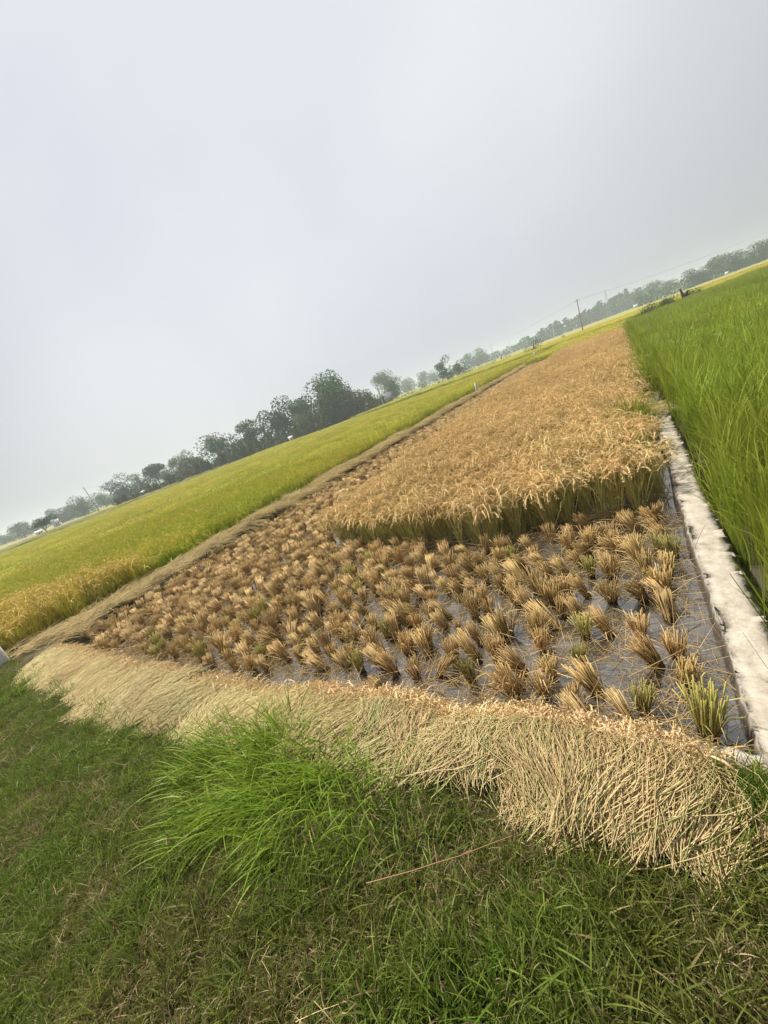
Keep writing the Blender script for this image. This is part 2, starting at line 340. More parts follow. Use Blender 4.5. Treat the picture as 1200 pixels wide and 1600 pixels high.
# ------------------------------------------------------------------ plant prototypes
def arcs(base, d0, L, bend, k, bias=None):
    """curved polylines: start, unit direction, length, downward bend"""
    n = len(base); P = np.zeros((n, k, 3)); P[:, 0] = base; d = unit(d0).copy()
    hz = np.zeros((n, 3)); hz[:, :2] = d[:, :2]; hz = unit(hz + 1e-6 * rng.normal(size=(n, 3)))
    st = np.broadcast_to(L, (n,))[:, None] / (k - 1)
    for i in range(1, k):
        P[:, i] = P[:, i - 1] + d * st
        d = unit(d + np.broadcast_to(bend, (n,))[:, None] / (k - 1) * (np.array([0, 0, -1.]) + .35 * hz))
    return P
def dirs(n, tilt, lean=(0, 0)):
    a = rng.random(n) * 2 * np.pi; tl = np.abs(rng.normal(0, 1, n)) * tilt
    return unit(np.stack([np.cos(a) * tl + lean[0], np.sin(a) * tl + lean[1], np.ones(n)], -1))
def perp(d): return unit(np.cross(d, np.stack([rng.normal(size=len(d)), rng.normal(size=len(d)), np.zeros(len(d))], -1)))
def disc(n, r): a = rng.random(n) * 6.283; q = r * np.sqrt(rng.random(n)); return np.stack([np.cos(a) * q, np.sin(a) * q, np.zeros(n)], -1)

def rice_hill(h, nstem, nleaf, npan, mats, wl=.0035, r=.035, tilt=.17, leaf_up=.5, grains=4, lf=.55, droop=2.6):
    """returns (foliage mesh, grain mesh): mats = (stem, leaf, grain)"""
    f = Geo(); b = disc(nstem, r); d = dirs(nstem, tilt) ; d = unit(d + b * 3)
    P = arcs(b, d, h * rng.uniform(.74, .97, nstem), .25, 4)
    f.strip(P, np.array([.003, .0026, .0022, .0015]), perp(d), 0)
    ti = rng.integers(0, nstem, nleaf); u = rng.uniform(.15, .8, nleaf)
    st = P[ti, 0] * (1 - u)[:, None] + P[ti, 3] * u[:, None]
    ld = unit(dirs(nleaf, .38) + 0.8 * d[ti] + np.array([0, 0, leaf_up]))
    Q = arcs(st, ld, h * rng.uniform(lf * .6, lf * 1.1, nleaf), rng.uniform(.2, 1.6, nleaf), 6)
    f.strip(Q, np.array([.6, 1, 1, .85, .55, .08]) * wl, perp(ld), 1)
    gmesh = None
    if npan:
        gq = Geo(); pi = rng.integers(0, nstem, npan); tip = P[pi, 3]
        pd = unit(P[pi, 3] - P[pi, 2] + .25 * rng.normal(size=(npan, 3)) * np.array([1, 1, .3]))
        A = arcs(tip, pd, rng.uniform(.14, .22, npan), rng.uniform(droop * .6, droop * 1.3, npan), 8)
        pt = rng.random(npan); gq.strip(A, np.array([.001, .003, .0042, .005, .005, .0042, .003, .001]), perp(pd), 0, pt); gq.strip(A, np.array([.001, .003, .0042, .005, .005, .0042, .003, .001]), unit(np.cross(pd, perp(pd))), 0, pt)
        for kk in range(1, 8):
            dd = unit(A[:, kk] - A[:, kk - 1])
            for _ in range(grains):
                off = rng.normal(size=(npan, 3)) * .0065
                gq.leaf(A[:, kk] + off - dd * rng.random((npan, 1)) * .02, dd + .28 * rng.normal(size=(npan, 3)) + [0, 0, -.25], .0085, .0034, 0, np.clip(pt + rng.normal(0, .18, npan), 0, 1))
        gmesh = gq.mesh('grain', [mats[2]])
    return f.mesh('foliage', [mats[0], mats[1]]), gmesh

NV = 6
ripe = [rice_hill(.60 * s, 24, 22, 26, (m_rstem, m_rleaf, m_grain)) for s in np.linspace(.92, 1.08, NV)]
gold = [rice_hill(.78 * s, 24, 34, 18, (m_gleaf2, m_gleaf2, m_ggrain), .004, .04, .2) for s in np.linspace(.9, 1.08, NV)]
yell = [rice_hill(.60 * s, 20, 40, 12, (m_lleaf, m_lleaf, m_lgrain), .004, .05, .2, .9) for s in np.linspace(.9, 1.08, NV)]
green = [rice_hill(.82 * s, 26, 66, 0, (m_green, m_green, m_gtip), .0044, .04, .09, 2.8, 3, .64) for s in np.linspace(.88, 1.1, NV)]

def patch(n, h, ml, mg, npan, tall=.35, wl=.008, size=1.0):
    """one square metre of far crop"""
    g = Geo(); b = np.stack([rng.uniform(-size / 2, size / 2, n), rng.uniform(-size / 2, size / 2, n), rng.uniform(.1, .3, n)], -1)
    d = dirs(n, .3); P = arcs(b, d, (h - .2) * rng.uniform(.7, 1.15, n), rng.uniform(.1, .9, n), 4); g.strip(P, np.array([1, 1, .7, .1]) * wl, perp(d), 0)
    if npan:
        b = np.stack([rng.uniform(-size / 2, size / 2, npan), rng.uniform(-size / 2, size / 2, npan), h * rng.uniform(.78, .98, npan)], -1)
        P = arcs(b, dirs(npan, .5), .17, 2.5, 5); g.strip(P, np.array([.4, .9, 1, .8, .2]) * .009, perp(dirs(npan, 1)), 1)
    return g.mesh('crop_patch', [ml, mg])
yell_p = [patch(230, .60, m_lleaf, m_lgrain, 90) for _ in range(5)]
green_p = [patch(300, .84, m_green, m_gtip, 12) for _ in range(5)]
ripe_p = [patch(120, .58, m_rleaf, m_grain, 200) for _ in range(5)]

def stubble(n, h, lean, spread, mats, nleaf, r=.035):
    g = Geo(); b = disc(n, r); rr = rng.random(n)
    d = unit(np.stack([lean[0] + b[:, 0] / r * spread * .75 + rng.normal(0, .075, n), lean[1] + b[:, 1] / r * spread * .75 + rng.normal(0, .075, n), np.ones(n)], -1))
    L = h * np.where(rng.random(n) < .75, rng.uniform(.88, 1.05, n), rng.uniform(.45, 1.0, n)) / np.maximum(d[:, 2], .5) ** .7
    P = arcs(b - d * .03, d, L + .03, np.where(rng.random(n) < .9, rng.uniform(-.1, .35, n), rng.uniform(.5, 1.6, n)), 4)
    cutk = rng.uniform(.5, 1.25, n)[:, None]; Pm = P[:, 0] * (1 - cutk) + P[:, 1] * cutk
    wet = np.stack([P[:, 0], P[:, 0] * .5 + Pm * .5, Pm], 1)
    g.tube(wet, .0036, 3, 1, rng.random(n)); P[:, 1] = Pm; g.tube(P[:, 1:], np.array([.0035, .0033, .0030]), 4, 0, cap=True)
    if nleaf:
        st = P[rng.integers(0, n, nleaf), rng.integers(1, 3, nleaf)]
        ld = unit(dirs(nleaf, 1.0) + np.array([lean[0], lean[1], 0])); Q = arcs(st, ld, rng.uniform(.08, .24, nleaf), rng.uniform(1.0, 3.2, nleaf), 6)
        Q[..., 2] = np.maximum(Q[..., 2], .004); g.strip(Q, np.array([.8, 1, 1, .8, .5, .1]) * .0026, perp(ld), 0)
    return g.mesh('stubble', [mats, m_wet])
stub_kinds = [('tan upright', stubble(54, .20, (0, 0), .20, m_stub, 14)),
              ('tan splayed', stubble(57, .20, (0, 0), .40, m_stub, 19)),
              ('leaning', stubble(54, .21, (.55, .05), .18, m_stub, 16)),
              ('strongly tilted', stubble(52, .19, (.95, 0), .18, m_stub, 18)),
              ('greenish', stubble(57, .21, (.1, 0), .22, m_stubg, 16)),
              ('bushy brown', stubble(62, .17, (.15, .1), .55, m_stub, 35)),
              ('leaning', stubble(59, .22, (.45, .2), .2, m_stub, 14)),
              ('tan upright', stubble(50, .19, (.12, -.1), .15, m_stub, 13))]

# ------------------------------------------------------------------ scatter (for stuff only)
def protos(name, meshes):
    c = bpy.data.collections.new(name)
    for i, item in enumerate(meshes):
        for j, me in enumerate(item if isinstance(item, tuple) else (item,)):
            pass
        if isinstance(item, tuple):
            sub = bpy.data.collections.new('%s_%02d' % (name, i)); c.children.link(sub)
            for me in item:
                if me: sub.objects.link(bpy.data.objects.new(me.name, me))
        else:
            c.objects.link(bpy.data.objects.new('%s_%02d' % (name, i), item))
    return c
def scatter(name, pts, rot, scl, coll, nvar, label=None, cat=None, base=None, bmat=None):
    """one stuff object: its points carry instances, its faces (base) are the closed crop below"""
    pts = np.asarray(pts, float); n = len(pts); nb = 0; Fb = []
    V = pts
    if base is not None:
        V = np.concatenate([pts, base[0]]); Fb = base[1] + n; nb = len(base[0])
    me = bpy.data.meshes.new(name); me.vertices.add(n + nb); me.vertices.foreach_set('co', V.ravel())
    if len(Fb):
        me.loops.add(Fb.size); me.loops.foreach_set('vertex_index', Fb.ravel().astype(np.int32))
        me.polygons.add(len(Fb)); me.polygons.foreach_set('loop_start', np.arange(0, Fb.size, 4, dtype=np.int32))
    def att(nm, ty, val, key='value'):
        a = me.attributes.new(nm, ty, 'POINT'); a.data.foreach_set(key, val)
    z = np.zeros(nb)
    att('on', 'BOOLEAN', np.concatenate([np.ones(n, bool), np.zeros(nb, bool)]))
    att('rot', 'FLOAT_VECTOR', np.concatenate([np.asarray(rot, float).reshape(-1, 3), np.zeros((nb, 3))]).astype(np.float32).ravel(), 'vector')
    s3 = np.asarray(scl, float); s3 = np.repeat(s3[:, None], 3, 1) if s3.ndim == 1 else s3
    att('scl', 'FLOAT_VECTOR', np.concatenate([s3, np.ones((nb, 3))]).astype(np.float32).ravel(), 'vector')
    att('idx', 'INT', np.concatenate([rng.integers(0, nvar, n) if not isinstance(nvar, np.ndarray) else nvar, z]).astype(np.int32))
    att('tint', 'FLOAT', np.concatenate([np.zeros(n), rng.random(nb)]).astype(np.float32))
    if bmat: me.materials.append(bmat)
    me.update(calc_edges=True)
    o = mobj(name, me); tag(o, label, cat, kind='stuff')
    t = bpy.data.node_groups.new(name, 'GeometryNodeTree')
    t.interface.new_socket('Geometry', in_out='INPUT', socket_type='NodeSocketGeometry'); t.interface.new_socket('Geometry', in_out='OUTPUT', socket_type='NodeSocketGeometry')
    gi = t.nodes.new('NodeGroupInput'); go = t.nodes.new('NodeGroupOutput'); ip = t.nodes.new('GeometryNodeInstanceOnPoints'); ci = t.nodes.new('GeometryNodeCollectionInfo')
    ci.inputs[0].default_value = coll; ci.inputs['Separate Children'].default_value = True; ci.inputs['Reset Children'].default_value = True
    def na(nm, ty):
        a = t.nodes.new('GeometryNodeInputNamedAttribute'); a.data_type = ty; a.inputs[0].default_value = nm; return a.outputs[0]
    Lk = t.links.new
    Lk(gi.outputs[0], ip.inputs['Points']); Lk(ci.outputs[0], ip.inputs['Instance']); ip.inputs['Pick Instance'].default_value = True
    Lk(na('on', 'BOOLEAN'), ip.inputs['Selection']); Lk(na('idx', 'INT'), ip.inputs['Instance Index']); Lk(na('rot', 'FLOAT_VECTOR'), ip.inputs['Rotation']); Lk(na('scl', 'FLOAT_VECTOR'), ip.inputs['Scale'])
    if nb:
        jn = t.nodes.new('GeometryNodeJoinGeometry'); Lk(gi.outputs[0], jn.inputs[0]); Lk(ip.outputs[0], jn.inputs[0]); Lk(jn.outputs[0], go.inputs[0])
    else: Lk(ip.outputs[0], go.inputs[0])
    o.modifiers.new('scatter', 'NODES').node_group = t
    return o
def zrot(n, tilt=.06): return np.stack([rng.normal(0, tilt, n), rng.normal(0, tilt, n), rng.random(n) * 6.283], -1)
def lattice(x0, x1, y0, y1, dx, dy, jit):
    X, Y = np.meshgrid(np.arange(x0, x1, dx), np.arange(y0, y1, dy)); p = np.stack([X.ravel(), Y.ravel()], -1); return p + rng.normal(0, jit, p.shape)
def with_z(p, z=0.): return np.concatenate([p, np.full((len(p), 1), z)], 1)
def canopy(xs, ys, z, amp, keep=None):
    X, Y = np.meshgrid(xs, ys); Z = z + amp * rng.normal(size=X.shape); nx = len(xs)
    i = (np.arange(len(ys) - 1)[:, None] * nx + np.arange(nx - 1)[None, :])
    F = np.stack([i, i + 1, i + nx + 1, i + nx], -1).reshape(-1, 4); V = np.stack([X, Y, Z], -1).reshape(-1, 3)
    if keep is not None: c = V[F].mean(1); F = F[keep(c[:, 0], c[:, 1])]
    return V, F

# ------------------------------------------------------------------ fields
def cutline(x): return np.interp(x, [-7.4, -4.75, -4.6, -4.35, -3, -1.6, -.7, .15], [60, 60, 9, 4.35, 3.98, 3.68, 3.95, 4.25])
def place_field(kind, protolist, pts, nind, labeller, cat, group, name, ztilt=.05):
    """nearest visible plants become things of their own, returns the rest"""
    px, py, dp = proj(with_z(pts, .35)); vis = (px > -30) & (px < 1230) & (py > -30) & (py < 1640) & (dp > .2)
    order = np.argsort(np.where(vis, dp, 1e9))[:nind]; ind = np.zeros(len(pts), bool); ind[order] = vis[order]
    for i in np.nonzero(ind)[0]:
        v = protolist[rng.integers(len(protolist))]
        lab = labeller(pts[i, 0], pts[i, 1])
        o = empty(name, (pts[i, 0], pts[i, 1], 0), 0, lab, cat, group)
        sc = rng.uniform(.86, 1.12); o.scale = (sc, sc, sc * rng.uniform(.95, 1.05)); o.rotation_euler = (rng.normal(0, ztilt), rng.normal(0, ztilt), rng.random() * 6.283)
        mobj('foliage', v[0], o)
        if v[1]: mobj('grain_sprays', v[1], o)
    return pts[~ind]

# ripe strip
p = lattice(-4.9, .18, 3.2, 40, .165, .17, .03); p = p[(p[:, 1] > cutline(p[:, 0]) + .10 * fbm(p[:, 0], p[:, 0] * 0, 5, 2)) & (p[:, 0] > -4.62 + .1 * np.sin(p[:, 1]))]
p = p[~((p[:, 0] > .06) & (p[:, 1] > 4.8))]; p = p[((p[:, 0] + .12) / .22) ** 2 + ((p[:, 1] - 6.75) / .55) ** 2 > 1]      # a weed has taken this spot
def lab_ripe(x, y):
    e = y - cutline(x)
    if x > -.35: return 'ripe golden rice plant beside the cement kerb' if e > .25 else 'ripe rice plant at the cut corner beside the cement kerb'
    if x < -3.9: return 'ripe golden rice plant at the edge of the cut strip'
    return 'ripe rice plant in the front row above the stubble' if e < .22 else 'golden ripe rice plant standing behind the front row'
rest = place_field('ripe', ripe, p, 120, lab_ripe, 'rice plant', 'ripe rice plants standing at the cut edge', 'rice_plant')
col_ripe = protos('ripe_hill', ripe)
scatter('ripe_rice', with_z(rest), zrot(len(rest)), rng.uniform(.84, 1.13, len(rest)), col_ripe, NV, 'ripe golden rice crop standing in the long narrow paddy', 'rice crop',
        canopy(np.arange(-4.4, .05, .2), np.arange(4.9, 40, .25), .30, .03), m_rleaf)

# green field on the right
p = lattice(.47, 9, 1.3, 10, .165, .17, .03); d_ = np.hypot(p[:, 0], p[:, 1]); p = p[d_ < 9.5]; p = p[p[:, 0] > .45 + .07 * sstep(3, 5, p[:, 1]) + .03 * np.sin(p[:, 1] * 3)]
rest = place_field('green', green, p, 100, lambda x, y: 'green rice plant in the edge row beside the cement kerb' if x < .75 else 'green rice plant standing behind the edge row on the right',
                   'rice plant', 'green rice plants right of the kerb', 'rice_plant')
q = lattice(.75, 30, 9.5, 50, 1.0, 1.0, .12); q2 = lattice(.95, 30, 1.5, 9.5, 1.0, 1.0, .1); q2 = q2[np.hypot(q2[:, 0], q2[:, 1]) > 9.3]
q = np.concatenate([q[(q[:, 1] < 49 + .9 * q[:, 0])], q2]); q = np.concatenate([q, lattice(.75, 30, 50, 74, 1, 1, .1)]); q = q[q[:, 1] < 46 + 1.6 * q[:, 0]]
edge = lattice(.60, .67, 9, 46, .1, .2, .03)
far_pts = np.concatenate([rest, edge, q]); idx = np.concatenate([rng.integers(0, NV, len(rest) + len(edge)), NV + rng.integers(0, 5, len(q))])
cg = bpy.data.collections.new('green_mix')
def mixcoll(name, hills, patches):
    c = bpy.data.collections.new(name)
    for i, it in enumerate(hills):
        sub = bpy.data.collections.new('%s_%02d' % (name, i)); c.children.link(sub)
        for me in it:
            if me: sub.objects.link(bpy.data.objects.new(me.name, me))
    for i, me in enumerate(patches):
        sub = bpy.data.collections.new('%s_%02d' % (name, len(hills) + i)); c.children.link(sub); sub.objects.link(bpy.data.objects.new(me.name, me))
    return c
cg = mixcoll('green_mix', green, green_p)
sc = np.concatenate([rng.uniform(.9, 1.1, len(rest) + len(edge)), rng.uniform(.95, 1.1, len(q))])
scatter('green_rice', with_z(far_pts), zrot(len(far_pts), .03), sc, cg, idx, 'green unripe rice crop filling the paddy on the right', 'rice crop',
        canopy(np.arange(1.0, 30, .4), np.arange(2.2, 74, .45), .40, .05, lambda x, y: y < 44 + 1.6 * x), m_green)

# yellowing field on the left
def left_edge(y): return -8.68 + .12 * fbm(np.zeros_like(y), y, .9, 2)
p = lattice(-22.5, -8.8, .75, 16, .2, .2, .035); p = p[p[:, 0] < left_edge(p[:, 1])]; p = p[np.hypot(p[:, 0] + 8, p[:, 1]) < 14]
isg = p[:, 1] < 3.5 + .42 * (p[:, 0] + 8.9) + .2 * fbm(p[:, 0], p[:, 1], 2)
isg2 = isg | ((p[:, 0] < -12.4) & (p[:, 1] < 2.0))
restg = place_field('gold', gold, p[isg], 50, lambda x, y: 'golden rice plant along the outer edge of the left bund' if x > -9.3 else 'golden rice plant in the near corner of the left paddy',
                    'rice plant', 'golden rice plants left of the bund', 'rice_plant')
resty = place_field('yell', yell, p[~isg], 30, lambda x, y: 'yellow green rice plant at the edge of the left bund' if x > -9.3 else 'yellow green rice plant inside the left paddy',
                    'rice plant', 'yellow green rice plants left of the bund', 'rice_plant')
q = lattice(-86, -8.9, .9, 76, 1.0, 1.0, .12); q = q[(q[:, 0] < left_edge(q[:, 1]) - .35) & (np.hypot(q[:, 0] + 8, q[:, 1]) > 13.4) & (q[:, 1] < 62 - .18 * (q[:, 0] + 9))]
edge = lattice(-9.35, -8.8, 14, 60, .2, .22, .03); edge = edge[edge[:, 0] < left_edge(edge[:, 1])]
cy = mixcoll('left_mix', yell + gold, yell_p)
pts = np.concatenate([resty, edge, restg, q]); idx = np.concatenate([rng.integers(0, NV, len(resty) + len(edge)), NV + rng.integers(0, NV, len(restg)), 2 * NV + rng.integers(0, 5, len(q))])
scatter('left_rice', with_z(pts), zrot(len(pts), .03), rng.uniform(.92, 1.08, len(pts)) * (1 - .3 * sstep(45, 80, np.hypot(pts[:, 0], pts[:, 1]))), cy, idx, 'yellow green ripening rice crop filling the wide left paddy', 'rice crop',
        canopy(np.concatenate([np.arange(-86, -14, 1), np.arange(-14, -9.2, .3)]), np.concatenate([np.arange(1.3, 12, .3), np.arange(12, 76, 1)]), .33, .04, lambda x, y: (y < 61 - .18 * (x + 9)) & (y > 1.2)), m_lleaf)

# further plots beyond, as crop sheets with tufts
def plot(name, x0, x1, y0, y1, dens, protosm, label, m, z=.75):
    q = lattice(x0, x1, y0, y1, dens, dens, dens * .2)
    V, F = canopy(np.arange(x0, x1 + .1, 2.0), np.arange(y0, y1 + .1, 2.0), z - .15, .06)
    # sides of the standing crop
    c = protos(name + '_hill', protosm)
    scatter(name, with_z(q, z - .55), zrot(len(q), .03), np.repeat(np.array([[1.6, 1.6, 1.0]]), len(q), 0), c, len(protosm), label, 'rice crop', (V, F), m)
plot('far_gold_rice', -24, 30, 66, 100, 1.3, yell_p, 'golden rice plot beyond the end of the paddies', m_bundst)
plot('end_rice', -7.0, .4, 40.6, 64, .95, yell_p, 'yellow green rice plot just beyond the end of the ripe strip', m_lleaf, .55)
plot('far_green_rice', -60, -26, 84, 120, 1.8, yell_p, 'yellow green rice plot beyond the left paddy', m_lleaf, .52)
plot('far_yellow_rice', 6, 26, 76, 64 + 46, 1.3, yell_p, 'yellow rice plot beyond the dark hedge on the right', m_lleaf)
plot('far_tan_rice', -130, -92, 12, 70, 3.5, yell_p, 'tan harvested plot far beyond the left paddy', m_scrub, .55)

# ------------------------------------------------------------------ stubble
p = lattice(-7.72, .20, 1.60, 46, .172, .178, .036); p = p[p[:, 1] < cutline(p[:, 0]) - .06]
p = p[~((p[:, 0] > -1.4) & (rng.random(len(p)) < .20))]; p = p[~((p[:, 1] > 1.9) & (rng.random(len(p)) < .05))]
p = p[p[:, 1] > 1.6 + .03 * np.sin(4 * p[:, 0])]; p = p[(p[:, 0] < .115) & (np.hypot(p[:, 0] - .06, p[:, 1] - 1.66) > .17)]
px, py, dp = proj(with_z(p, .1)); vis = (px > -20) & (px < 1220) & (py < 1620) & (py > 0) & (dp > 0)
order = np.argsort(np.where(vis, dp, 1e9))[:300]; ind = np.zeros(len(p), bool); ind[order] = True
def where_st(x, y):
    if y < 1.85: return 'in the row touching the cut straw'
    if x > -.25: return 'along the cement kerb'
    if y > cutline(x) - .6: return 'at the foot of the standing ripe rice'
    if x > -1.3: return 'in open muddy water near the kerb'
    if x > -2.8: return 'in the middle of the cut paddy'
    return 'in the thick stubble on the left'
lean0 = 2.75
near_i = order[0]
for i in np.nonzero(ind)[0]:
    k = rng.choice(len(stub_kinds), p=[.21, .10, .2, .12, .03, .10, .14, .10])
    if p[i, 1] < 1.85 and rng.random() < .16: k = 4
    look = stub_kinds[k][0]; a = lean0 + rng.normal(0, .5)
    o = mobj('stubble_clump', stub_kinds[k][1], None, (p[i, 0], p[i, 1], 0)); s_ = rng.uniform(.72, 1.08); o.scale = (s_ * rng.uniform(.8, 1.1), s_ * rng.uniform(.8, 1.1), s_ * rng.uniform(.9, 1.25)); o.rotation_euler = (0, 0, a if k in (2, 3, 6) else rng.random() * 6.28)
    tag(o, look + ' clump of cut rice stubble ' + where_st(p[i, 0], p[i, 1]), 'stubble', 'clumps of rice stubble in the cut paddy')
# the big one in the corner by kerb and ledge
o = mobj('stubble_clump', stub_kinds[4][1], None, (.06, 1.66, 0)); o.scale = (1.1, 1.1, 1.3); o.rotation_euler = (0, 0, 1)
tag(o, 'tall greenish stubble clump alone in the corner of kerb and ledge', 'stubble', 'clumps of rice stubble in the cut paddy')
rest = p[~ind]; ks = rng.choice([0, 1, 2, 3, 5, 6, 7], len(rest)); rot = np.zeros((len(rest), 3)); rot[:, 2] = np.where(np.isin(ks, (2, 3, 6)), lean0 + rng.normal(0, .5, len(rest)), rng.random(len(rest)) * 6.28)
c_st = protos('stub', [k[1] for k in stub_kinds])
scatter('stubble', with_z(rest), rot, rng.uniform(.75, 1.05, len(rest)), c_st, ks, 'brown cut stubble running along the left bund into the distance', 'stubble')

# loose straw on water and stubble
lit = []
for _ in range(8):
    g = Geo(); n = 9; b = np.concatenate([rng.uniform(-.12, .12, (n, 2)), rng.uniform(.005, .08, (n, 1))], 1); d = unit(np.concatenate([rng.normal(size=(n, 2)), rng.normal(0, .25, (n, 1))], 1))
    P = arcs(b, d, rng.uniform(.1, .3, n), rng.uniform(-.1, .8, n), 6); P[..., 2] = np.maximum(P[..., 2], .003); g.tube(P, np.array([.0018, .0017, .0016, .0015, .0013, .0008]), 3, 0); lit.append(g.mesh('loose_straw', [m_stub]))
c_lit = protos('litter', lit)
n = 1200; q = np.stack([rng.uniform(-7.3, .2, n), 1.5 + rng.random(n) ** 1.3 * 3.2], -1); q = q[q[:, 1] < cutline(q[:, 0]) + .3]
scatter('straw_litter', with_z(q), zrot(len(q), .02), rng.uniform(.7, 1.2, len(q)), c_lit, 8, 'loose dry straw fallen between the stubble clumps', 'straw')

# ------------------------------------------------------------------ sheaves of cut rice on the front bund
xk = [-7.2, -6.4, -3.73, -2.51, -1.9, -1.34, -.95, -.68, -.37, 0.1]; yn = [.85, .74, .66, .82, .83, .92, .97, .95, .94, 1.0]
def near_y(x): return np.interp(x, xk, yn)
def sheaf(name, x0, x1, n, thick, skew, label, green=.2, length=.58):
    g = Geo(); nb_ = max(10, int((x1 - x0) * 26)); bi = rng.integers(0, nb_, n)          # loose bundles, each with its own lie
    bx = np.linspace(x0, x1, nb_) + rng.normal(0, .02, nb_); bu = rng.random(nb_); ba = rng.normal(0, .36, nb_); by = rng.normal(0, .055, nb_); bl = rng.uniform(.82, 1.12, nb_); bg_ = rng.random(nb_)
    x = np.clip(bx[bi] + rng.normal(0, .045, n), x0 - .02, x1 + .02); u = np.clip(.75 * bu[bi] + .3 * rng.random(n), 0, 1)
    edge = np.minimum((x - x0), (x1 - x)) / (.5 * (x1 - x0)); prof = np.sqrt(np.clip(edge * 2.2, .2, 1)) * (1 + .25 * fbm(x, x * 0, 6, 3))
    y0 = near_y(x) + by[bi] + rng.normal(0, .035, n) + .14 * bu[bi] + .04 * fbm(x, x * 0, 4); L = length * bl[bi] * rng.uniform(.75, 1.08, n)
    y1 = np.minimum(y0 + L, np.interp(x, [-6.9, -3.4, -2.06, -1.03, -.54, .04], [1.27, 1.19, 1.26, 1.29, 1.31, 1.34]) - .10 * np.exp(-((x + .98) / .12) ** 2) + rng.normal(0, .04, n) + .5 * by[bi])
    ang = skew + .25 * fbm(x, y0, 2.5, 1) + ba[bi] + rng.normal(0, .13, n) + np.where(rng.random(n) < .09, rng.normal(0, .6, n), 0); ang = np.clip(ang, -.85, .7) - .38 * sstep(-.30, .02, x)
    k = 7; s = np.linspace(0, 1, k)[None, :]; span = (y1 - y0)[:, None]
    Y = y0[:, None] + span * s * np.cos(ang)[:, None]; bow = (rng.normal(0, .045, n) + np.where(rng.random(n) < .2, rng.normal(0, .10, n), 0))[:, None]
    X = x[:, None] + span * s * np.sin(ang)[:, None] + bow * np.sin(s * np.pi)
    hz = hg(X, Y); mid = .24 - .02 * s
    base = np.maximum(hz, mid * np.clip((1.62 - Y) / .1, .2, 1)); T_ = (thick * prof)[:, None] * (.30 + .70 * np.sin(np.clip(s * .86 + .12, 0, 1) * np.pi))
    Z = base + .012 + T_ * u[:, None] ** .7 + rng.normal(0, .01, (n, k)) * .5 + np.where(rng.random(n) < .04, .05, 0)[:, None] * s
    P = np.stack([X, Y, Z], -1); tint = rng.random(n); isgreen = rng.random(n) < green * (.35 + 1.5 * (bg_[bi] > .5)); tint = np.clip(.6 * bg_[bi] + .6 * rng.random(n) - .1, 0, 1)
    for mk, sel in ((0, ~isgreen), (1, isgreen)):
        if sel.any(): g.tube(P[sel], np.array([.0017, .0017, .0016, .0015, .0014, .0012, .0009]), 3, mk, tint[sel])
    # ears at the far end
    ne = int(n * (.42 if thick > .1 else .16)); tip = P[:ne, -1]; d = unit(P[:ne, -1] - P[:ne, -2] + np.array([0, 0, .25])); A = arcs(tip - d * .03, d + .25 * rng.normal(size=(ne, 3)), rng.uniform(.08, .14, ne), 2.2, 5)
    ei = mobj  # ears collected in their own mesh
    e = Geo(); e.strip(A, np.array([.002, .0035, .004, .0035, .001]), perp(A[:, -1] - A[:, 0]), 0)
    for kk in range(1, 5):
        for _ in range(3):
            dd = A[:, kk] - A[:, kk - 1]; e.leaf(A[:, kk] + rng.normal(size=(ne, 3)) * .005 - dd * rng.random((ne, 1)), unit(dd) + .5 * rng.normal(size=(ne, 3)), .0065, .003, 0)
    cx, cy_ = (x0 + x1) / 2, 1.1
    r = empty(name, (cx, cy_, .3), 0, label, 'rice sheaf', 'sheaves of cut rice laid along the front bund')
    for nm, gg, ms in (('straw', g, [m_straw, m_strawg]), ('grain_sprays', e, [m_strawh])):
        oo = mobj(nm, gg.mesh(nm, ms), r, (-cx, -cy_, -.3))
        oo.matrix_parent_inverse = Matrix.Identity(4)
    return r
sheaf('rice_sheaf', -.66, -.005, 9000, .165, .08, 'thick sheaf with cut stem ends fanned over the grass near the ledge corner', .22, .48)
sheaf('rice_sheaf', -1.30, -.45, 7800, .14, .22, 'green streaked sheaf left of the fanned one, ears over the ledge', .24, .48)
sheaf('rice_sheaf', -2.05, -1.05, 5200, .11, .3, 'sheaf of cut rice above the right side of the bright grass tuft', .22, .55)
sheaf('rice_sheaf', -3.0, -1.85, 4800, .09, .35, 'flattened tan sheaf directly behind the bright grass tuft', .14, .55)
sheaf('rice_sheaf', -4.2, -2.8, 4800, .085, .35, 'thin combed sheaf left of the bright grass tuft', .14, .58)
sheaf('rice_sheaf', -5.6, -4.0, 4000, .06, .3, 'flat pale sheaf in the left half of the straw row', .12, .6)
sheaf('rice_sheaf', -7.1, -5.4, 3600, .06, .2, 'last flat sheaf at the left end where the two bunds meet', .12, .6)

# straw covering the left bund
bp_ = []
for _ in range(7):
    g = Geo(); n = 60; b = np.concatenate([rng.uniform(-.22, .22, (n, 2)), rng.uniform(.0, .07, (n, 1))], 1); a = rng.normal(0, .55, n); d = np.stack([np.sin(a), np.cos(a), rng.normal(0, .12, n)], -1)
    P = arcs(b, d, rng.uniform(.2, .45, n), rng.uniform(0, .5, n), 5); P[..., 2] = np.maximum(P[..., 2], -.02); g.tube(P, np.array([.003, .003, .0028, .0025, .0015]), 3, 0); bp_.append(g.mesh('straw_mat', [m_bundst]))
c_bm = protos('bundmat', bp_)
pa = lattice(-8.75, -7.25, 1.15, 14, .17, .2, .06); pb = lattice(-8.75, -7.2, 14, 58, .26, .36, .08); q = np.concatenate([pa, pb])
cc = -8.2 + .12 * fbm(q[:, 0] * 0, q[:, 1], .9, 2); keep = np.abs(q[:, 0] - cc) < .36 - .08 * fbm(q[:, 0] * 0, q[:, 1], 1.7, 6); q = q[keep]
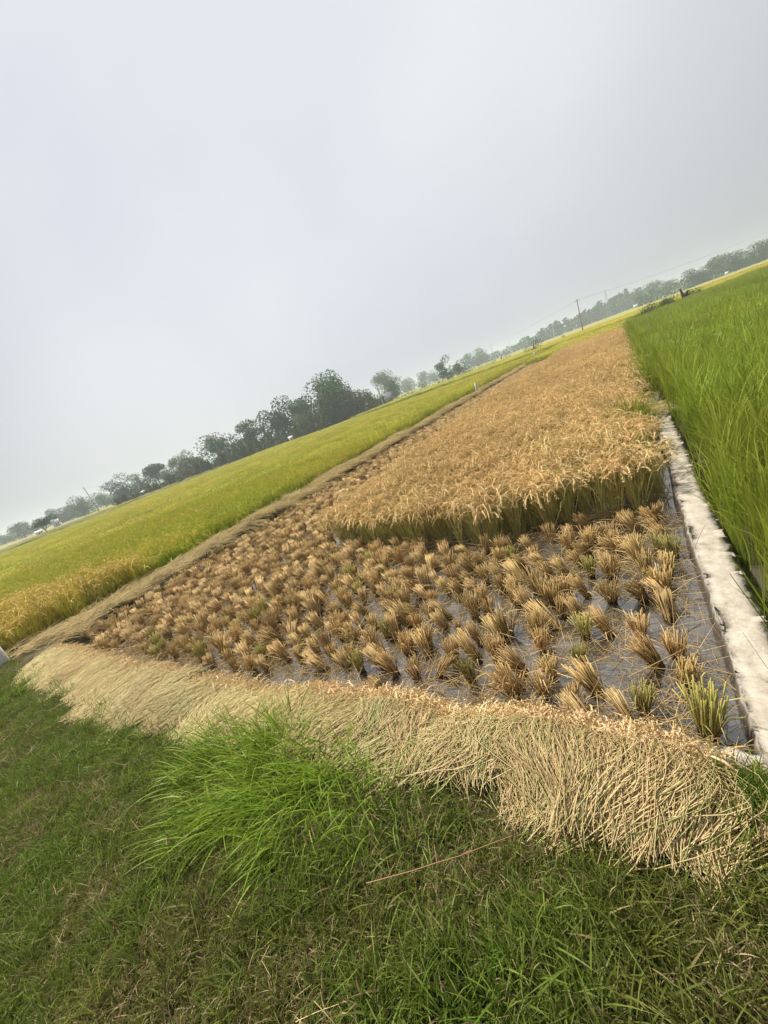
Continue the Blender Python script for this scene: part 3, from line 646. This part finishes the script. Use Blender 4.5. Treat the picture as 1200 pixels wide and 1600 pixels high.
z = hg(q[:, 0], q[:, 1]) + .02 + .10 * np.clip(.3 + fbm(q[:, 0], q[:, 1], 2.2, 4), 0, 1); rot = zrot(len(q), .08); rot[:, 2] = rng.normal(.15, .9, len(q))
scatter('bund_straw', np.concatenate([q, z[:, None]], 1), rot, rng.uniform(.85, 1.2, len(q)), c_bm, 7, 'matted grey yellow straw covering the left bund', 'straw')

# ------------------------------------------------------------------ grass of the front bund
def grass_clump(n, hmin, hmax, r, mats, tilt, dead, w):
    g = Geo(); b = disc(n, r); d = dirs(n, tilt); P = arcs(b, d, rng.uniform(hmin, hmax, n), rng.uniform(.3, 1.8, n), 5); dd = rng.random(n) < dead
    for mk, sel in ((0, ~dd), (1, dd)):
        if sel.any(): g.strip(P[sel], np.array([.9, 1, .9, .6, .08]) * w, perp(d[sel]), mk)
    return g.mesh('grass_clump', mats)
gm = [m_grass, m_grassd]
short = [grass_clump(46, .02, .065, .055, gm, .75, .13, .0016) for _ in range(5)]
mid = [grass_clump(40, .04, .12, .05, gm, .65, .10, .0020) for _ in range(5)]
brown = [grass_clump(46, .02, .09, .06, gm, .95, .62, .0015) for _ in range(4)]
long_ = [grass_clump(26, .09, .20, .045, gm, .55, .06, .0024) for _ in range(4)]
c_gr = bpy.data.collections.new('grassmix')
for i, me in enumerate(short + mid + brown + long_): c_gr.objects.link(bpy.data.objects.new('grassmix_%02d' % i, me))
def grass_pts(x0, x1, y0, y1, n):
    q = np.stack([rng.uniform(x0, x1, n), rng.uniform(y0, y1, n)], -1); return q
q = np.concatenate([grass_pts(-4.2, 1.0, -.75, 1.3, 15500), grass_pts(-10.5, -4.2, -1.5, 1.15, 6500), grass_pts(1.0, 3.0, -1, 1.7, 1500), grass_pts(-4, 1, -2.5, -.75, 1500)])
bare = fbm(q[:, 0], q[:, 1], 2.4, 2) ; thin = fbm(q[:, 0], q[:, 1], 1.1, 3)
under = (q[:, 1] > near_y(q[:, 0]) + .12) & (q[:, 0] < .05)
nearst = (q[:, 1] > near_y(q[:, 0]) - .10) & (q[:, 0] < .06); keep = ~under & ~(nearst & (rng.random(len(q)) < .55)) & ~((q[:, 0] > .1) & (q[:, 1] > 1.3)) & ~((bare > .38) & (rng.random(len(q)) < .55)); q = q[keep]; bare = bare[keep]; thin = thin[keep]
rightness = sstep(-2.6, -1.2, q[:, 0]) ; r_ = rng.random(len(q))
kind = np.where(r_ < .30 + .45 * rightness, 1, 0); kind = np.where(((bare > .12) & (rng.random(len(q)) < .6)) | (rng.random(len(q)) < .05), 2, kind); kind = np.where((rng.random(len(q)) < .10 * rightness) & (bare < .2), 3, kind); kind = np.where(nearst[keep] & (kind == 3), 0, kind)
off = np.array([0, 5, 10, 14]); cnt = np.array([5, 5, 4, 4]); idx = off[kind] + (rng.random(len(q)) * cnt[kind]).astype(int)
z = hg(q[:, 0], q[:, 1]) - .004
scatter('grass', np.concatenate([q, z[:, None]], 1), zrot(len(q), .15), rng.uniform(.75, 1.3, len(q)), c_gr, idx, 'short green grass on the front bund', 'grass')

# dry bits in the grass
n = 300; q = np.stack([rng.uniform(-5.5, .9, n), rng.uniform(-.6, .95, n)], -1); z = hg(q[:, 0], q[:, 1]) + rng.uniform(.01, .06, n)
dry = []
for _ in range(6):
    g = Geo(); k = 4; b = np.concatenate([rng.uniform(-.04, .04, (k, 2)), np.zeros((k, 1))], 1); d = unit(np.concatenate([rng.normal(size=(k, 2)), rng.normal(0, .2, (k, 1))], 1)); P = arcs(b, d, rng.uniform(.05, .17, k), rng.uniform(-.8, 1.6, k), 6); P[..., 2] = np.maximum(P[..., 2], -.01); g.tube(P, np.array([.0012, .0011, .0011, .001, .0008, .0005]), 3, 0); dry.append(g.mesh('dry_stalk', [m_straw]))
scatter('dry_stalks', np.concatenate([q, z[:, None]], 1), zrot(n, .2), rng.uniform(.6, 1.2, n), protos('dry', dry), 6, 'dry straw stalks lying in the grass', 'straw')

# bright long grass
def tuft(x, y, n, rad, lmin, lmax, lean, m, wd, label, name='grass_tuft', bend=(.8, 2.2), cat='grass tuft', sx=1.0):
    g = Geo(); b = disc(n, rad); b[:, 0] *= sx
    if n > 300: b = disc(n, rad * .42) + disc(30, rad * 1.2)[rng.integers(0, 30, n)] * np.array([sx, .8, 1])
    d = unit(dirs(n, .38) + np.array([lean[0], lean[1], 0]) + .5 * b / rad * .4); P = arcs(b, d, rng.uniform(lmin, lmax, n), rng.uniform(*bend, n), 8)
    gz = float(hg(np.array([x]), np.array([y]))[0]); P[..., 2] = np.maximum(P[..., 2], .005)
    sd = unit(np.cross(d, np.array([0, 0, 1.])) + .5 * rng.normal(size=(n, 3)))
    g.strip(P, np.array([.6, .9, 1, 1, .9, .7, .45, .05]) * wd, sd, 0); o = mobj(name, g.mesh(name, [m]), None, (x, y, gz - .01)); tag(o, label, cat); return o
tuft(-2.02, .68, 1500, .28, .12, .40, (-.25, -.18), m_bright, .0030, 'largest tuft of bright green long grass below the flattened sheaf', sx=1.5)
tuft(-1.58, .74, 1000, .26, .10, .34, (-.20, -.22), m_bright, .0029, 'bright green long grass right of the largest tuft under a sheaf', sx=1.3)
tuft(-1.0, .62, 170, .2, .1, .26, (-.1, -.2), m_weed, .0026, 'sparse olive long grass in front of the green streaked sheaf')
tuft(-3.3, .55, 160, .2, .07, .18, (-.2, -.1), m_bright, .0024, 'small light green grass tuft in front of the thin combed sheaf')
tuft(-6.3, .62, 220, .3, .06, .18, (0, 0), m_bright, .003, 'light green grass patch below the last flat sheaf')
tuft(-.12, 6.9, 280, .15, .62, 1.0, (.02, 0), m_green, .006, 'tall grassy weed on the kerb within the ripe rice, nearer one', bend=(.2, 1.0), cat='weed')
tuft(-.02, 9.6, 120, .12, .55, .9, (.02, 0), m_weed, .005, 'thin pale weed beyond the tall one beside the kerb', bend=(.2, 1.0), cat='weed')
tuft(.0, 17, 110, .15, .3, .6, (.02, 0), m_weed, .008, 'far weed tuft where the kerb fades into rice', bend=(.2, 1.0), cat='weed')
tuft(.46, 5.4, 14, .08, .2, .5, (-.2, -.2), m_rleaf, .003, 'dry yellow weed hanging over the right side of the kerb', bend=(.8, 2.0), cat='weed')
for (x, y, lb) in ((-.78, 1.52, 'small green sprig in the water behind the bare ledge patch'), (-.98, 1.55, 'twin bladed green sprig left of the bare ledge patch'), (.22, 1.47, 'tiny green sprig in the corner below the tall stubble')):
    tuft(x, y, 12, .03, .08, .2, (0, 0), m_weed, .0025, lb, 'sprig', (.1, .8), 'weed')
# straw over the far part of the kerb
nn = 90; q = np.stack([rng.normal(.27, .08, nn), 7.5 + rng.random(nn) ** 1.4 * 30], -1)
scatter('kerb_straw', with_z(q, .21), zrot(nn, .1), rng.uniform(.5, .9, nn), c_bm, 7, 'dry straw and leaves lying over the far part of the kerb', 'straw')

# twig
P = np.array([[-1.02, .50, .35], [-.94, .538, .365], [-.86, .582, .372], [-.78, .632, .378], [-.70, .678, .385], [-.62, .735, .39], [-.55, .79, .385]])
g = Geo(); g.tube(P[None], np.linspace(.0021, .0011, 7), 6, 0, .4)
sp = P[[1, 3, 4]]; dd = np.array([[.3, .6, .5], [-.4, .7, .4], [.6, .2, .5]]); g.tube(arcs(sp, dd, .05, .3, 4), np.array([.002, .0018, .0015, .001]), 5, 0, .6)
tag(mobj('twig', g.mesh('twig', [m_twig], True)), 'reddish bent twig lying on the grass below the sheaves', 'twig')

# ------------------------------------------------------------------ posts
def post(x, y, z0, h, w, lean, label):
    g = Geo(); k = w / 2; P = np.array([[0, 0, -.1], [lean * .5, 0, h * .5], [lean, 0, h - .02], [lean * 1.02, 0, h]]); rr = np.array([k * 1.05, k, k * .95, k * .75]) * 1.3
    g.tube(P[None], rr, 4, 0, .4, cap=True); o = mobj('boundary_post', g.mesh('boundary_post', [m_white]), None, (x, y, z0)); o.rotation_euler = (0, 0, .5); tag(o, label, 'post', 'white boundary posts along the left bund')
post(-8.45, 26.2, .2, .62, .12, .04, 'white boundary post standing where the straw bund meets the left rice')
post(-8.6, 50.0, .2, .75, .15, .0, 'second white boundary post further along the bund near its far end')
post(-8.25, .80, .2, .40, .22, .0, 'white post cut off by the left edge of the photo')

# ------------------------------------------------------------------ distance: trees
def azim(pxh, D):
    """ground point at distance D whose azimuth is where column pxh meets the horizon"""
    pyh = 849 - .3755 * pxh; v = np.array([(pxh - 600) * CX[i] - (pyh - 800) * CY[i] - 600 * CZ[i] for i in range(3)])
    hh = math.hypot(v[0], v[1]); return v[0] / hh * D, v[1] / hh * D, hh     # hh = pixels per unit slope
GZ = -.05
def tree(pxh, hpx, wpx, D, style, label, name='tree', trunk=.07, lobes=15, nleaf=3600, cat='tree', sparse=.0, lean=0.):
    if D < 150 and cat == 'tree': hpx = hpx * .9
    x, y, hh = azim(pxh, D); h = hpx * D / hh; w = wpx * D / hh * .5 * (1.26 if D < 150 and trunk < .15 and cat == 'tree' else 1.15); r = empty(name, (x, y, GZ), 0, label, cat, 'trees beyond the fields')
    t = Geo(); th = h * trunk; tr = max(.12, h * .022); k = 6; s = np.linspace(0, 1, k); top = np.array([lean * h * .3, 0, h * .72])
    P = np.stack([top[0] * s ** 1.3 + .15 * np.sin(s * 5 + pxh), .15 * np.cos(s * 4 + pxh) - .15, -.2 + s * (top[2] + .2)], -1); t.tube(P[None], tr * (1.25 - .95 * s), 7, 0, .5)
    L_ = rng.normal(size=(lobes, 3)); L_ = unit(L_) * (rng.random((lobes, 1)) ** .4); cz = (th + h) / 2; rz = (h - th) / 2
    L_ = L_ * np.array([w * .72, w * .72, rz * .76]) + np.array([lean * h * .25, 0, cz])
    if trunk < .15: k3 = lobes // 3; L_[:k3, 2] = rng.uniform(.10, .32, k3) * h; L_[:k3, :2] = rng.uniform(-.6, .6, (k3, 2)) * w
    lr = rng.uniform(.34, .55, lobes) * min(w, rz * 1.3)
    fr = P[rng.integers(2, 5, lobes)]; mid_ = (fr + L_) / 2 + np.array([0, 0, -.05 * h]); t.tube(np.stack([fr, mid_, L_], 1), np.array([.45, .32, .12]) * tr, 5, 0)
    mobj('trunk', t.mesh('trunk', [m_trunk], True), r)
    g = Geo(); li = rng.integers(0, lobes, nleaf); dv = unit(rng.normal(size=(nleaf, 3))); rr = lr[li] * np.abs(1 - np.abs(rng.normal(0, .28 + sparse, nleaf)))
    C = L_[li] + dv * rr[:, None] * np.array([1.15, 1.15, .85]) + rng.normal(size=(nleaf, 3)) * .12; C[:, 2] = np.maximum(np.abs(C[:, 2]), th * .55)
    sz = h * (.023 if sparse < .1 else .019) * rng.uniform(.6, 1.5, nleaf); lt = rng.random(lobes) * .6
    g.leaf(C, dv + rng.normal(size=(nleaf, 3)), sz, sz * .62, 0, np.clip(lt[li] + .4 * rng.random(nleaf), 0, 1)); mobj('crown', g.mesh('crown', [style]), r)
    return r
TREES = [
 (8, 22, 40, 330, m_t1, 'low hazy tree at the far left end of the treeline', {}),
 (37, 30, 32, 280, m_t2, 'round hazy tree just left of the leaning dark tree', {}),
 (70, 32, 46, 125, m_t2, 'dark umbrella shaped tree leaning left with a bare trunk', dict(trunk=.38, lean=-.5)),
 (96, 30, 26, 290, m_t1, 'pale hazy tree just right of the leaning dark tree', {}),
 (112, 30, 24, 290, m_t4, 'thin hazy tree behind the white roofed house', dict(sparse=.15)),
 (131, 36, 38, 240, m_t1, 'broad hazy tree left of the leaning rusty pole', {}),
 (164, 27, 32, 250, m_t1, 'low round tree right of the leaning rusty pole', {}),
 (182, 18, 18, 260, m_t2, 'small bushy tree between the low round one and the big round one', {}),
 (199, 42, 42, 175, m_t2, 'big round tree at the left end of the wood with sky behind', {}),
 (224, 34, 26, 185, m_t1, 'medium tree right of the big round one above a white shed', {}),
 (250, 43, 30, 175, m_t2, 'upright tree with clumped crown right of the white shed', dict(trunk=.2)),
 (268, 30, 28, 180, m_t1, 'low tree filling the gap beside the upright clumped one', {}),
 (285, 38, 28, 170, m_t3, 'light green tree in the middle of the left wood', {}),
 (310, 42, 36, 165, m_t2, 'dark tree left of the tall domed tree', {}),
 (352, 62, 54, 145, m_t2, 'tall domed tree left of the thin white pole', {}),
 (383, 36, 22, 150, m_t1, 'small tree behind the thin white pole', {}),
 (398, 60, 34, 140, m_t2, 'dark tree at the left end of the thick grove', {}),
 (420, 68, 28, 142, m_t4, 'thin crowned tree poking out over the grove', dict(sparse=.3, nleaf=700)),
 (448, 78, 48, 138, m_t2, 'large dark dense tree in the left part of the grove', dict(nleaf=4200)),
 (487, 70, 46, 138, m_t1, 'broad mid green tree in the centre of the grove', dict(nleaf=4000)),
 (478, 42, 32, 128, m_t3, 'light green bushy tree low in front of the grove', {}),
 (534, 96, 66, 132, m_t1, 'tallest tree of the grove with an open airy top', dict(sparse=.12, nleaf=4600, lobes=18, trunk=.12)),
 (520, 62, 44, 126, m_t2, 'dark leafy tree standing before the tallest one', {}),
 (552, 56, 40, 128, m_t4, 'olive tree low before the right side of the tallest one', {}),
 (578, 40, 30, 140, m_t2, 'low dark tree at the right end of the grove by the pole', {}),
 (610, 52, 38, 250, m_t3, 'pale hazy tall tree behind the grey hut', dict(sparse=.12, trunk=.1)),
 (617, 32, 20, 190, m_t2, 'small dark rounded tree in front of the pale hazy tall one', {}),
 (640, 24, 22, 420, m_t1, 'faint distant tree right of the grey hut', {}),
 (662, 22, 22, 440, m_t1, 'faint distant tree in the gap left of the paired trees', {}),
 (680, 18, 18, 440, m_t4, 'lowest faint distant tree behind the paired trees', {}),
 (698, 40, 24, 165, m_t2, 'taller of the two dark trees standing alone in the fields', dict(trunk=.05, lobes=12, nleaf=1800)),
 (717, 30, 22, 165, m_t2, 'shorter pointed one of the two dark trees in the fields', dict(trunk=.04, lobes=10, nleaf=1600)),
 (736, 24, 26, 420, m_t2, 'hazy blue tree right of the paired trees, left half of its clump', {}),
 (752, 26, 24, 420, m_t2, 'hazy blue tree with the rounder top right of the paired trees', {}),
 (1000, 26, 22, 400, m_t1, 'hazy round tree left of a taller one on the right skyline', {}),
 (1025, 32, 34, 380, m_t1, 'broad hazy tree above the dark hedge on the right', {}),
 (1050, 24, 24, 390, m_t4, 'lower hazy tree beside the broad one above the hedge', {}),
 (1084, 30, 28, 300, m_t2, 'dark tree at the left end of the right hand wood', {}),
 (1112, 35, 44, 300, m_t1, 'broad tree second in the right hand wood', {}),
 (1150, 33, 44, 300, m_t2, 'dark broad tree in the middle of the right hand wood', {}),
 (1186, 36, 44, 300, m_t1, 'tree at the right edge of the photo in the wood', {}),
 (1225, 38, 44, 300, m_t2, 'tree of the right hand wood just past the frame edge', {}),
]
for a in TREES: tree(*a[:6], **a[6])
x, y, hh = azim(832, 78)
tree(832, 24, 24, 78, m_t2, 'dark bush standing alone in the fields near the far post', 'bush', trunk=.05, lobes=7, cat='bush', nleaf=900)
tree(880, 11, 10, 110, m_t2, 'tiny bush in the fields left of the tall pole', 'bush', trunk=.05, lobes=4, cat='bush', nleaf=300)
tree(206, 12, 14, 110, m_t3, 'small light bush in the fields below the big round tree', 'bush', trunk=.05, lobes=4, cat='bush', nleaf=400)
for i, (pp, hp, lb) in enumerate([(1002, 9, 'dark hedge bush at the near end of the hedge row on the right'), (1018, 10, 'second dark bush of the hedge row on the right'), (1033, 10, 'middle dark bush of the hedge row on the right'), (1047, 8, 'thin bush of the hedge row beside the dark stump'), (1076, 9, 'rounded green bush right of the dark stump')]):
    tree(pp, hp + 15, 26, 50 + i * 3, m_t2 if i < 4 else m_t1, lb, 'bush', trunk=.03, lobes=5, cat='bush', nleaf=1500)

# far wood that reads as one mass, and scrub along the grove
def leafmass(name, pxs, D, hpx, m, label, cat, nper=90, jx=6, kind='stuff'):
    g = Geo()
    for pp, hp in zip(pxs, hpx):
        x, y, hh = azim(pp + rng.normal(0, 1), D * rng.uniform(.94, 1.06)); h = hp * D / hh; w = jx * D / hh
        n = nper; C = np.stack([rng.normal(0, w * .5, n), rng.normal(0, w * .5, n), np.abs(1 - np.abs(rng.normal(0, .4, n))) * h * rng.uniform(.75, 1.05, n)], -1); C[:, 2] = np.clip(C[:, 2], 0, h)
        lw = rng.random(n) < .4; C[lw, 2] = rng.uniform(0, .5, lw.sum()) * h; C[lw, 0] = rng.uniform(-.6, .6, lw.sum()) * w; C[:, :2] *= np.sqrt(np.clip(1.15 - (C[:, 2:3] / h) ** 2, .08, 1)); s_ = h * rng.uniform(.07, .15, n); g.leaf(C + [x, y, GZ], rng.normal(size=(n, 3)), s_, s_ * .7, 0)
    tag(mobj(name, g.mesh(name, [m])), label, cat, kind=kind)
pxs = np.arange(745, 1010, 5.0); hp = np.interp(pxs, [745, 790, 800, 830, 860, 900, 950, 985, 1010], [10, 10, 13, 15, 20, 20, 25, 27, 20]) * rng.uniform(.75, 1.15, len(pxs))
leafmass('far_woods', pxs, 470, hp, m_t2, 'hazy blue wood along the far horizon', 'wood', 110)
pxs = np.arange(-120, 760, 6.0); leafmass('distant_treeline', pxs, 560, 13 * rng.uniform(.6, 1.2, len(pxs)), m_t1, 'faint treeline on the left horizon', 'wood', 60)
pxs = np.arange(1000, 1330, 6.0); leafmass('right_undergrowth', pxs, 330, 17 * rng.uniform(.7, 1.2, len(pxs)), m_t1, 'low undergrowth below the right hand wood', 'undergrowth', 70)
pxs = np.arange(182, 600, 3.5); leafmass('grove_undergrowth', pxs, 127, np.interp(pxs, [182, 380, 560, 600], [12, 18, 20, 14]) * rng.uniform(.5, 1.3, len(pxs)), m_t4, 'dry brown scrub along the foot of the grove', 'undergrowth', 130, 5)
pxs = np.arange(600, 800, 4.0); leafmass('field_scrub', pxs, 150, 9 * rng.uniform(.3, 1.3, len(pxs)), m_t3, 'low green scrub at the edge of the far fields', 'undergrowth', 24, 5)

# ------------------------------------------------------------------ poles, wires, houses, mast
def pole(pxh, hpx, D, m, label, lean=0., arm=True, thick=1.0):
    x, y, hh = azim(pxh, D); h = hpx * D / hh; r = empty('utility_pole', (x, y, GZ), 0, label, 'pole', 'utility poles across the fields'); g = Geo()
    P = np.array([[0, 0, -.4], [lean * h * .5, 0, h * .5], [lean * h, 0, h]]); g.tube(P[None], np.array([.2, .16, .12]) * thick, 8, 0, .4); mobj('shaft', g.mesh('shaft', [m], True), r)
    if arm:
        g = Geo(); g.box(lean * h - .8, lean * h + .8, -.06 - .16, .06 - .16, h - .55, h - .4); mobj('crossarm', g.mesh('crossarm', [m]), r)
        g = Geo(); g.tube(np.array([[[lean * h + dx, -.16, h - .4], [lean * h + dx, -.16, h - .2]] for dx in (-.7, 0.05, .7)]), .06, 6, 0); mobj('insulator', g.mesh('insulator', [m_white]), r)
    return np.array([x + lean * h, y - .16, GZ + h - .2])
t1 = pole(909, 47, 160, m_dpole, 'tall dark utility pole alone at the end of the ripe strip')
t0 = pole(772, 26, 330, m_pole, 'faint distant pole right of the hazy blue clump')
t2 = pole(1290, 47, 190, m_pole, 'utility pole past the right edge carrying the wires')
pole(866, 17, 330, m_white, 'short pale distant post before the far wood', arm=False); pole(799, 18, 360, m_white, 'pale distant post near the left end of the far wood', arm=False)
p3 = pole(151, 42, 190, m_dpole, 'leaning rusty pole among the hazy trees on the left', -.12)
p4 = pole(386, 40, 128, m_pole, 'thin white pole at the left end of the thick grove', arm=True, thick=.8)
p5 = pole(597, 46, 128, m_pole, 'pale pole at the right end of the grove', -.03)
def wire(a, b, sag, label, r=.016):
    s = np.linspace(0, 1, 24)[:, None]; P = a * (1 - s) + b * s; P[:, 2] -= sag * 4 * (s * (1 - s))[:, 0]
    g = Geo(); g.tube(P[None], r, 4, 0); tag(mobj('power_line', g.mesh('power_line', [m_wire])), label, 'wire', 'overhead wires between the poles')
for dx, nm in ((-.7, 'left'), (.7, 'right')):
    wire(t0 + [dx, 0, 0], t1 + [dx, 0, 0], 1.4, 'thin wire running from the tall dark pole to the faint pole, %s arm end' % nm)
    wire(t1 + [dx, 0, 0], t2 + [dx, 0, 0], 1.2, 'thin wire running from the tall dark pole out of frame, %s arm end' % nm)
x, y, hh = azim(215, 200); wire(p3, np.array([x, y, 7.5]), .6, 'wire from the leaning rusty pole towards the big round tree', .025)

def house(pxh, wpx, hpx, D, mw, mr_, label, gable=.45, rz=0., name='house'):
    x, y, hh = azim(pxh, D); w = wpx * D / hh; h = hpx * D / hh; d = w * .7
    r = empty(name, (x, y, GZ), -math.atan2(x, y) + rz, label, 'house', 'houses among the trees'); g = Geo(); wh = h * (1 - gable)
    g.box(-w / 2, w / 2, -d / 2, d / 2, -.2, wh); g.add([(-w / 2, -d / 2, wh), (-w / 2, d / 2, wh), (-w / 2, 0, h * .97), (-w / 2, 0, h * .97), (w / 2, -d / 2, wh), (w / 2, d / 2, wh), (w / 2, 0, h * .97), (w / 2, 0, h * .97)], [(0, 1, 2, 3), (4, 5, 6, 7)], 0, .5)
    mobj('wall', g.mesh('wall', [mw]), r)
    g = Geo(); o_ = .06 * w; th = .05 * h
    for sg in (-1, 1):
        A = [(-w / 2 - o_, sg * (d / 2 + o_), wh - o_ * gable * h / d * 2), (w / 2 + o_, sg * (d / 2 + o_), wh - o_ * gable * h / d * 2), (w / 2 + o_, 0, h), (-w / 2 - o_, 0, h)]
        V = A + [(a, b_, c + th) for a, b_, c in A]; g.add(V, [(0, 1, 2, 3), (4, 5, 6, 7), (0, 1, 5, 4), (1, 2, 6, 5), (2, 3, 7, 6), (3, 0, 4, 7)], 0, .5)
    mobj('roof', g.mesh('roof', [mr_]), r)
    g = Geo(); g.box(-w * .12, w * .06, -d / 2 - .04, -d / 2 + .02, 0, wh * .8); mobj('door', g.mesh('door', [m_door]), r)
    g = Geo(); g.box(w * .2, w * .38, -d / 2 - .04, -d / 2 + .02, wh * .4, wh * .75); mobj('window', g.mesh('window', [m_door]), r)
house(58, 9, 6, 190, m_white, m_wroof, 'low white house under the leaning dark tree', .3)
house(87, 9, 11, 230, m_teal, m_wroof, 'pale green house with a white roof right of the leaning tree', .3)
house(222, 9, 7, 160, m_white, m_wroof, 'white shed half hidden under the medium tree', .3)
house(606, 14, 15, 150, m_roof, m_roof, 'grey hut with a pitched roof right of the pale pole', .6)
house(452, 7, 7, 126, m_white, m_wroof, 'tiny white shed in the scrub below the large dark tree', .3)
house(993, 6, 4, 380, m_white, m_wroof, 'white building far off on the right skyline', .2)
house(1135, 4, 4, 290, m_white, m_wroof, 'small pale shed in front of the right hand wood', .3)
# mast
x, y, hh = azim(952, 440); h = 40 * 440 / hh; r = empty('lattice_mast', (x, y, GZ), 0, 'faint lattice mast rising over the far wood', 'mast'); g = Geo()
lv = np.linspace(0, 1, 9); cor = np.array([[1, 1], [-1, 1], [-1, -1], [1, -1]]); W_ = 1.5 * (1 - .85 * lv)
g.tube(np.stack([np.stack([c[0] * W_, c[1] * W_, lv * h], -1) for c in cor]), .12, 4, 0)
br = []
for i in range(8):
    for j in range(4): a_, b_ = cor[j], cor[(j + 1) % 4]; br.append([[a_[0] * W_[i], a_[1] * W_[i], lv[i] * h], [b_[0] * W_[i + 1], b_[1] * W_[i + 1], lv[i + 1] * h]])
g.tube(np.array(br), .07, 3, 0); mobj('frame', g.mesh('frame', [m_pole]), r)
# dark stump by the hedge, blue bundle by the grove
x, y, hh = azim(1066, 60); g = Geo(); g.tube(np.array([[[0, 0, -.1], [0, .02, .4], [-.1, 0, .75], [-.22, 0, 1.25]], [[.05, 0, .35], [.25, 0, .5], [.4, 0, .75], [.5, .05, .85]], [[0, 0, .2], [.2, .05, .3], [.45, 0, .35], [.6, 0, .3]]]), np.array([.2, .16, .13, .07]), 7, 0)
tag(mobj('tree_stump', g.mesh('tree_stump', [m_stump], True), None, (x, y, .55)), 'dark broken stump standing up from the hedge row on the right', 'stump')
x, y, hh = azim(577, 124); g = Geo(); g.tube(np.array([[[-.7, 0, .35], [-.35, 0, .5], [.2, 0, .45], [.7, 0, .3]]]), np.array([.2, .45, .5, .2]), 8, 0); r = empty('tarpaulin_bundle', (x, y, .8), 0, 'blue bundle with a white end at the field edge by the grove', 'bundle'); mobj('sheet', g.mesh('sheet', [m_blue], True), r)
g = Geo(); g.tube(np.array([[[-1.0, 0, .5], [-.85, 0, .7], [-.7, 0, .55]]]), np.array([.15, .32, .15]), 7, 0); mobj('cover', g.mesh('cover', [m_white], True), r)

# ------------------------------------------------------------------ haze
m_hz = bpy.data.materials.new('haze'); m_hz.use_nodes = True; t = m_hz.node_tree; t.nodes.clear(); o_ = t.nodes.new('ShaderNodeOutputMaterial'); pv = t.nodes.new('ShaderNodeVolumePrincipled')
pv.inputs['Color'].default_value = (.80, .90, 1.0, 1); pv.inputs['Density'].default_value = HAZE; pv.inputs['Anisotropy'].default_value = .2; t.links.new(pv.outputs[0], o_.inputs['Volume'])
g = Geo(); g.box(-1500, 1500, -1500, 1500, -1.5, 26); tag(mobj('haze', g.mesh('haze', [m_hz])), kind='stuff')
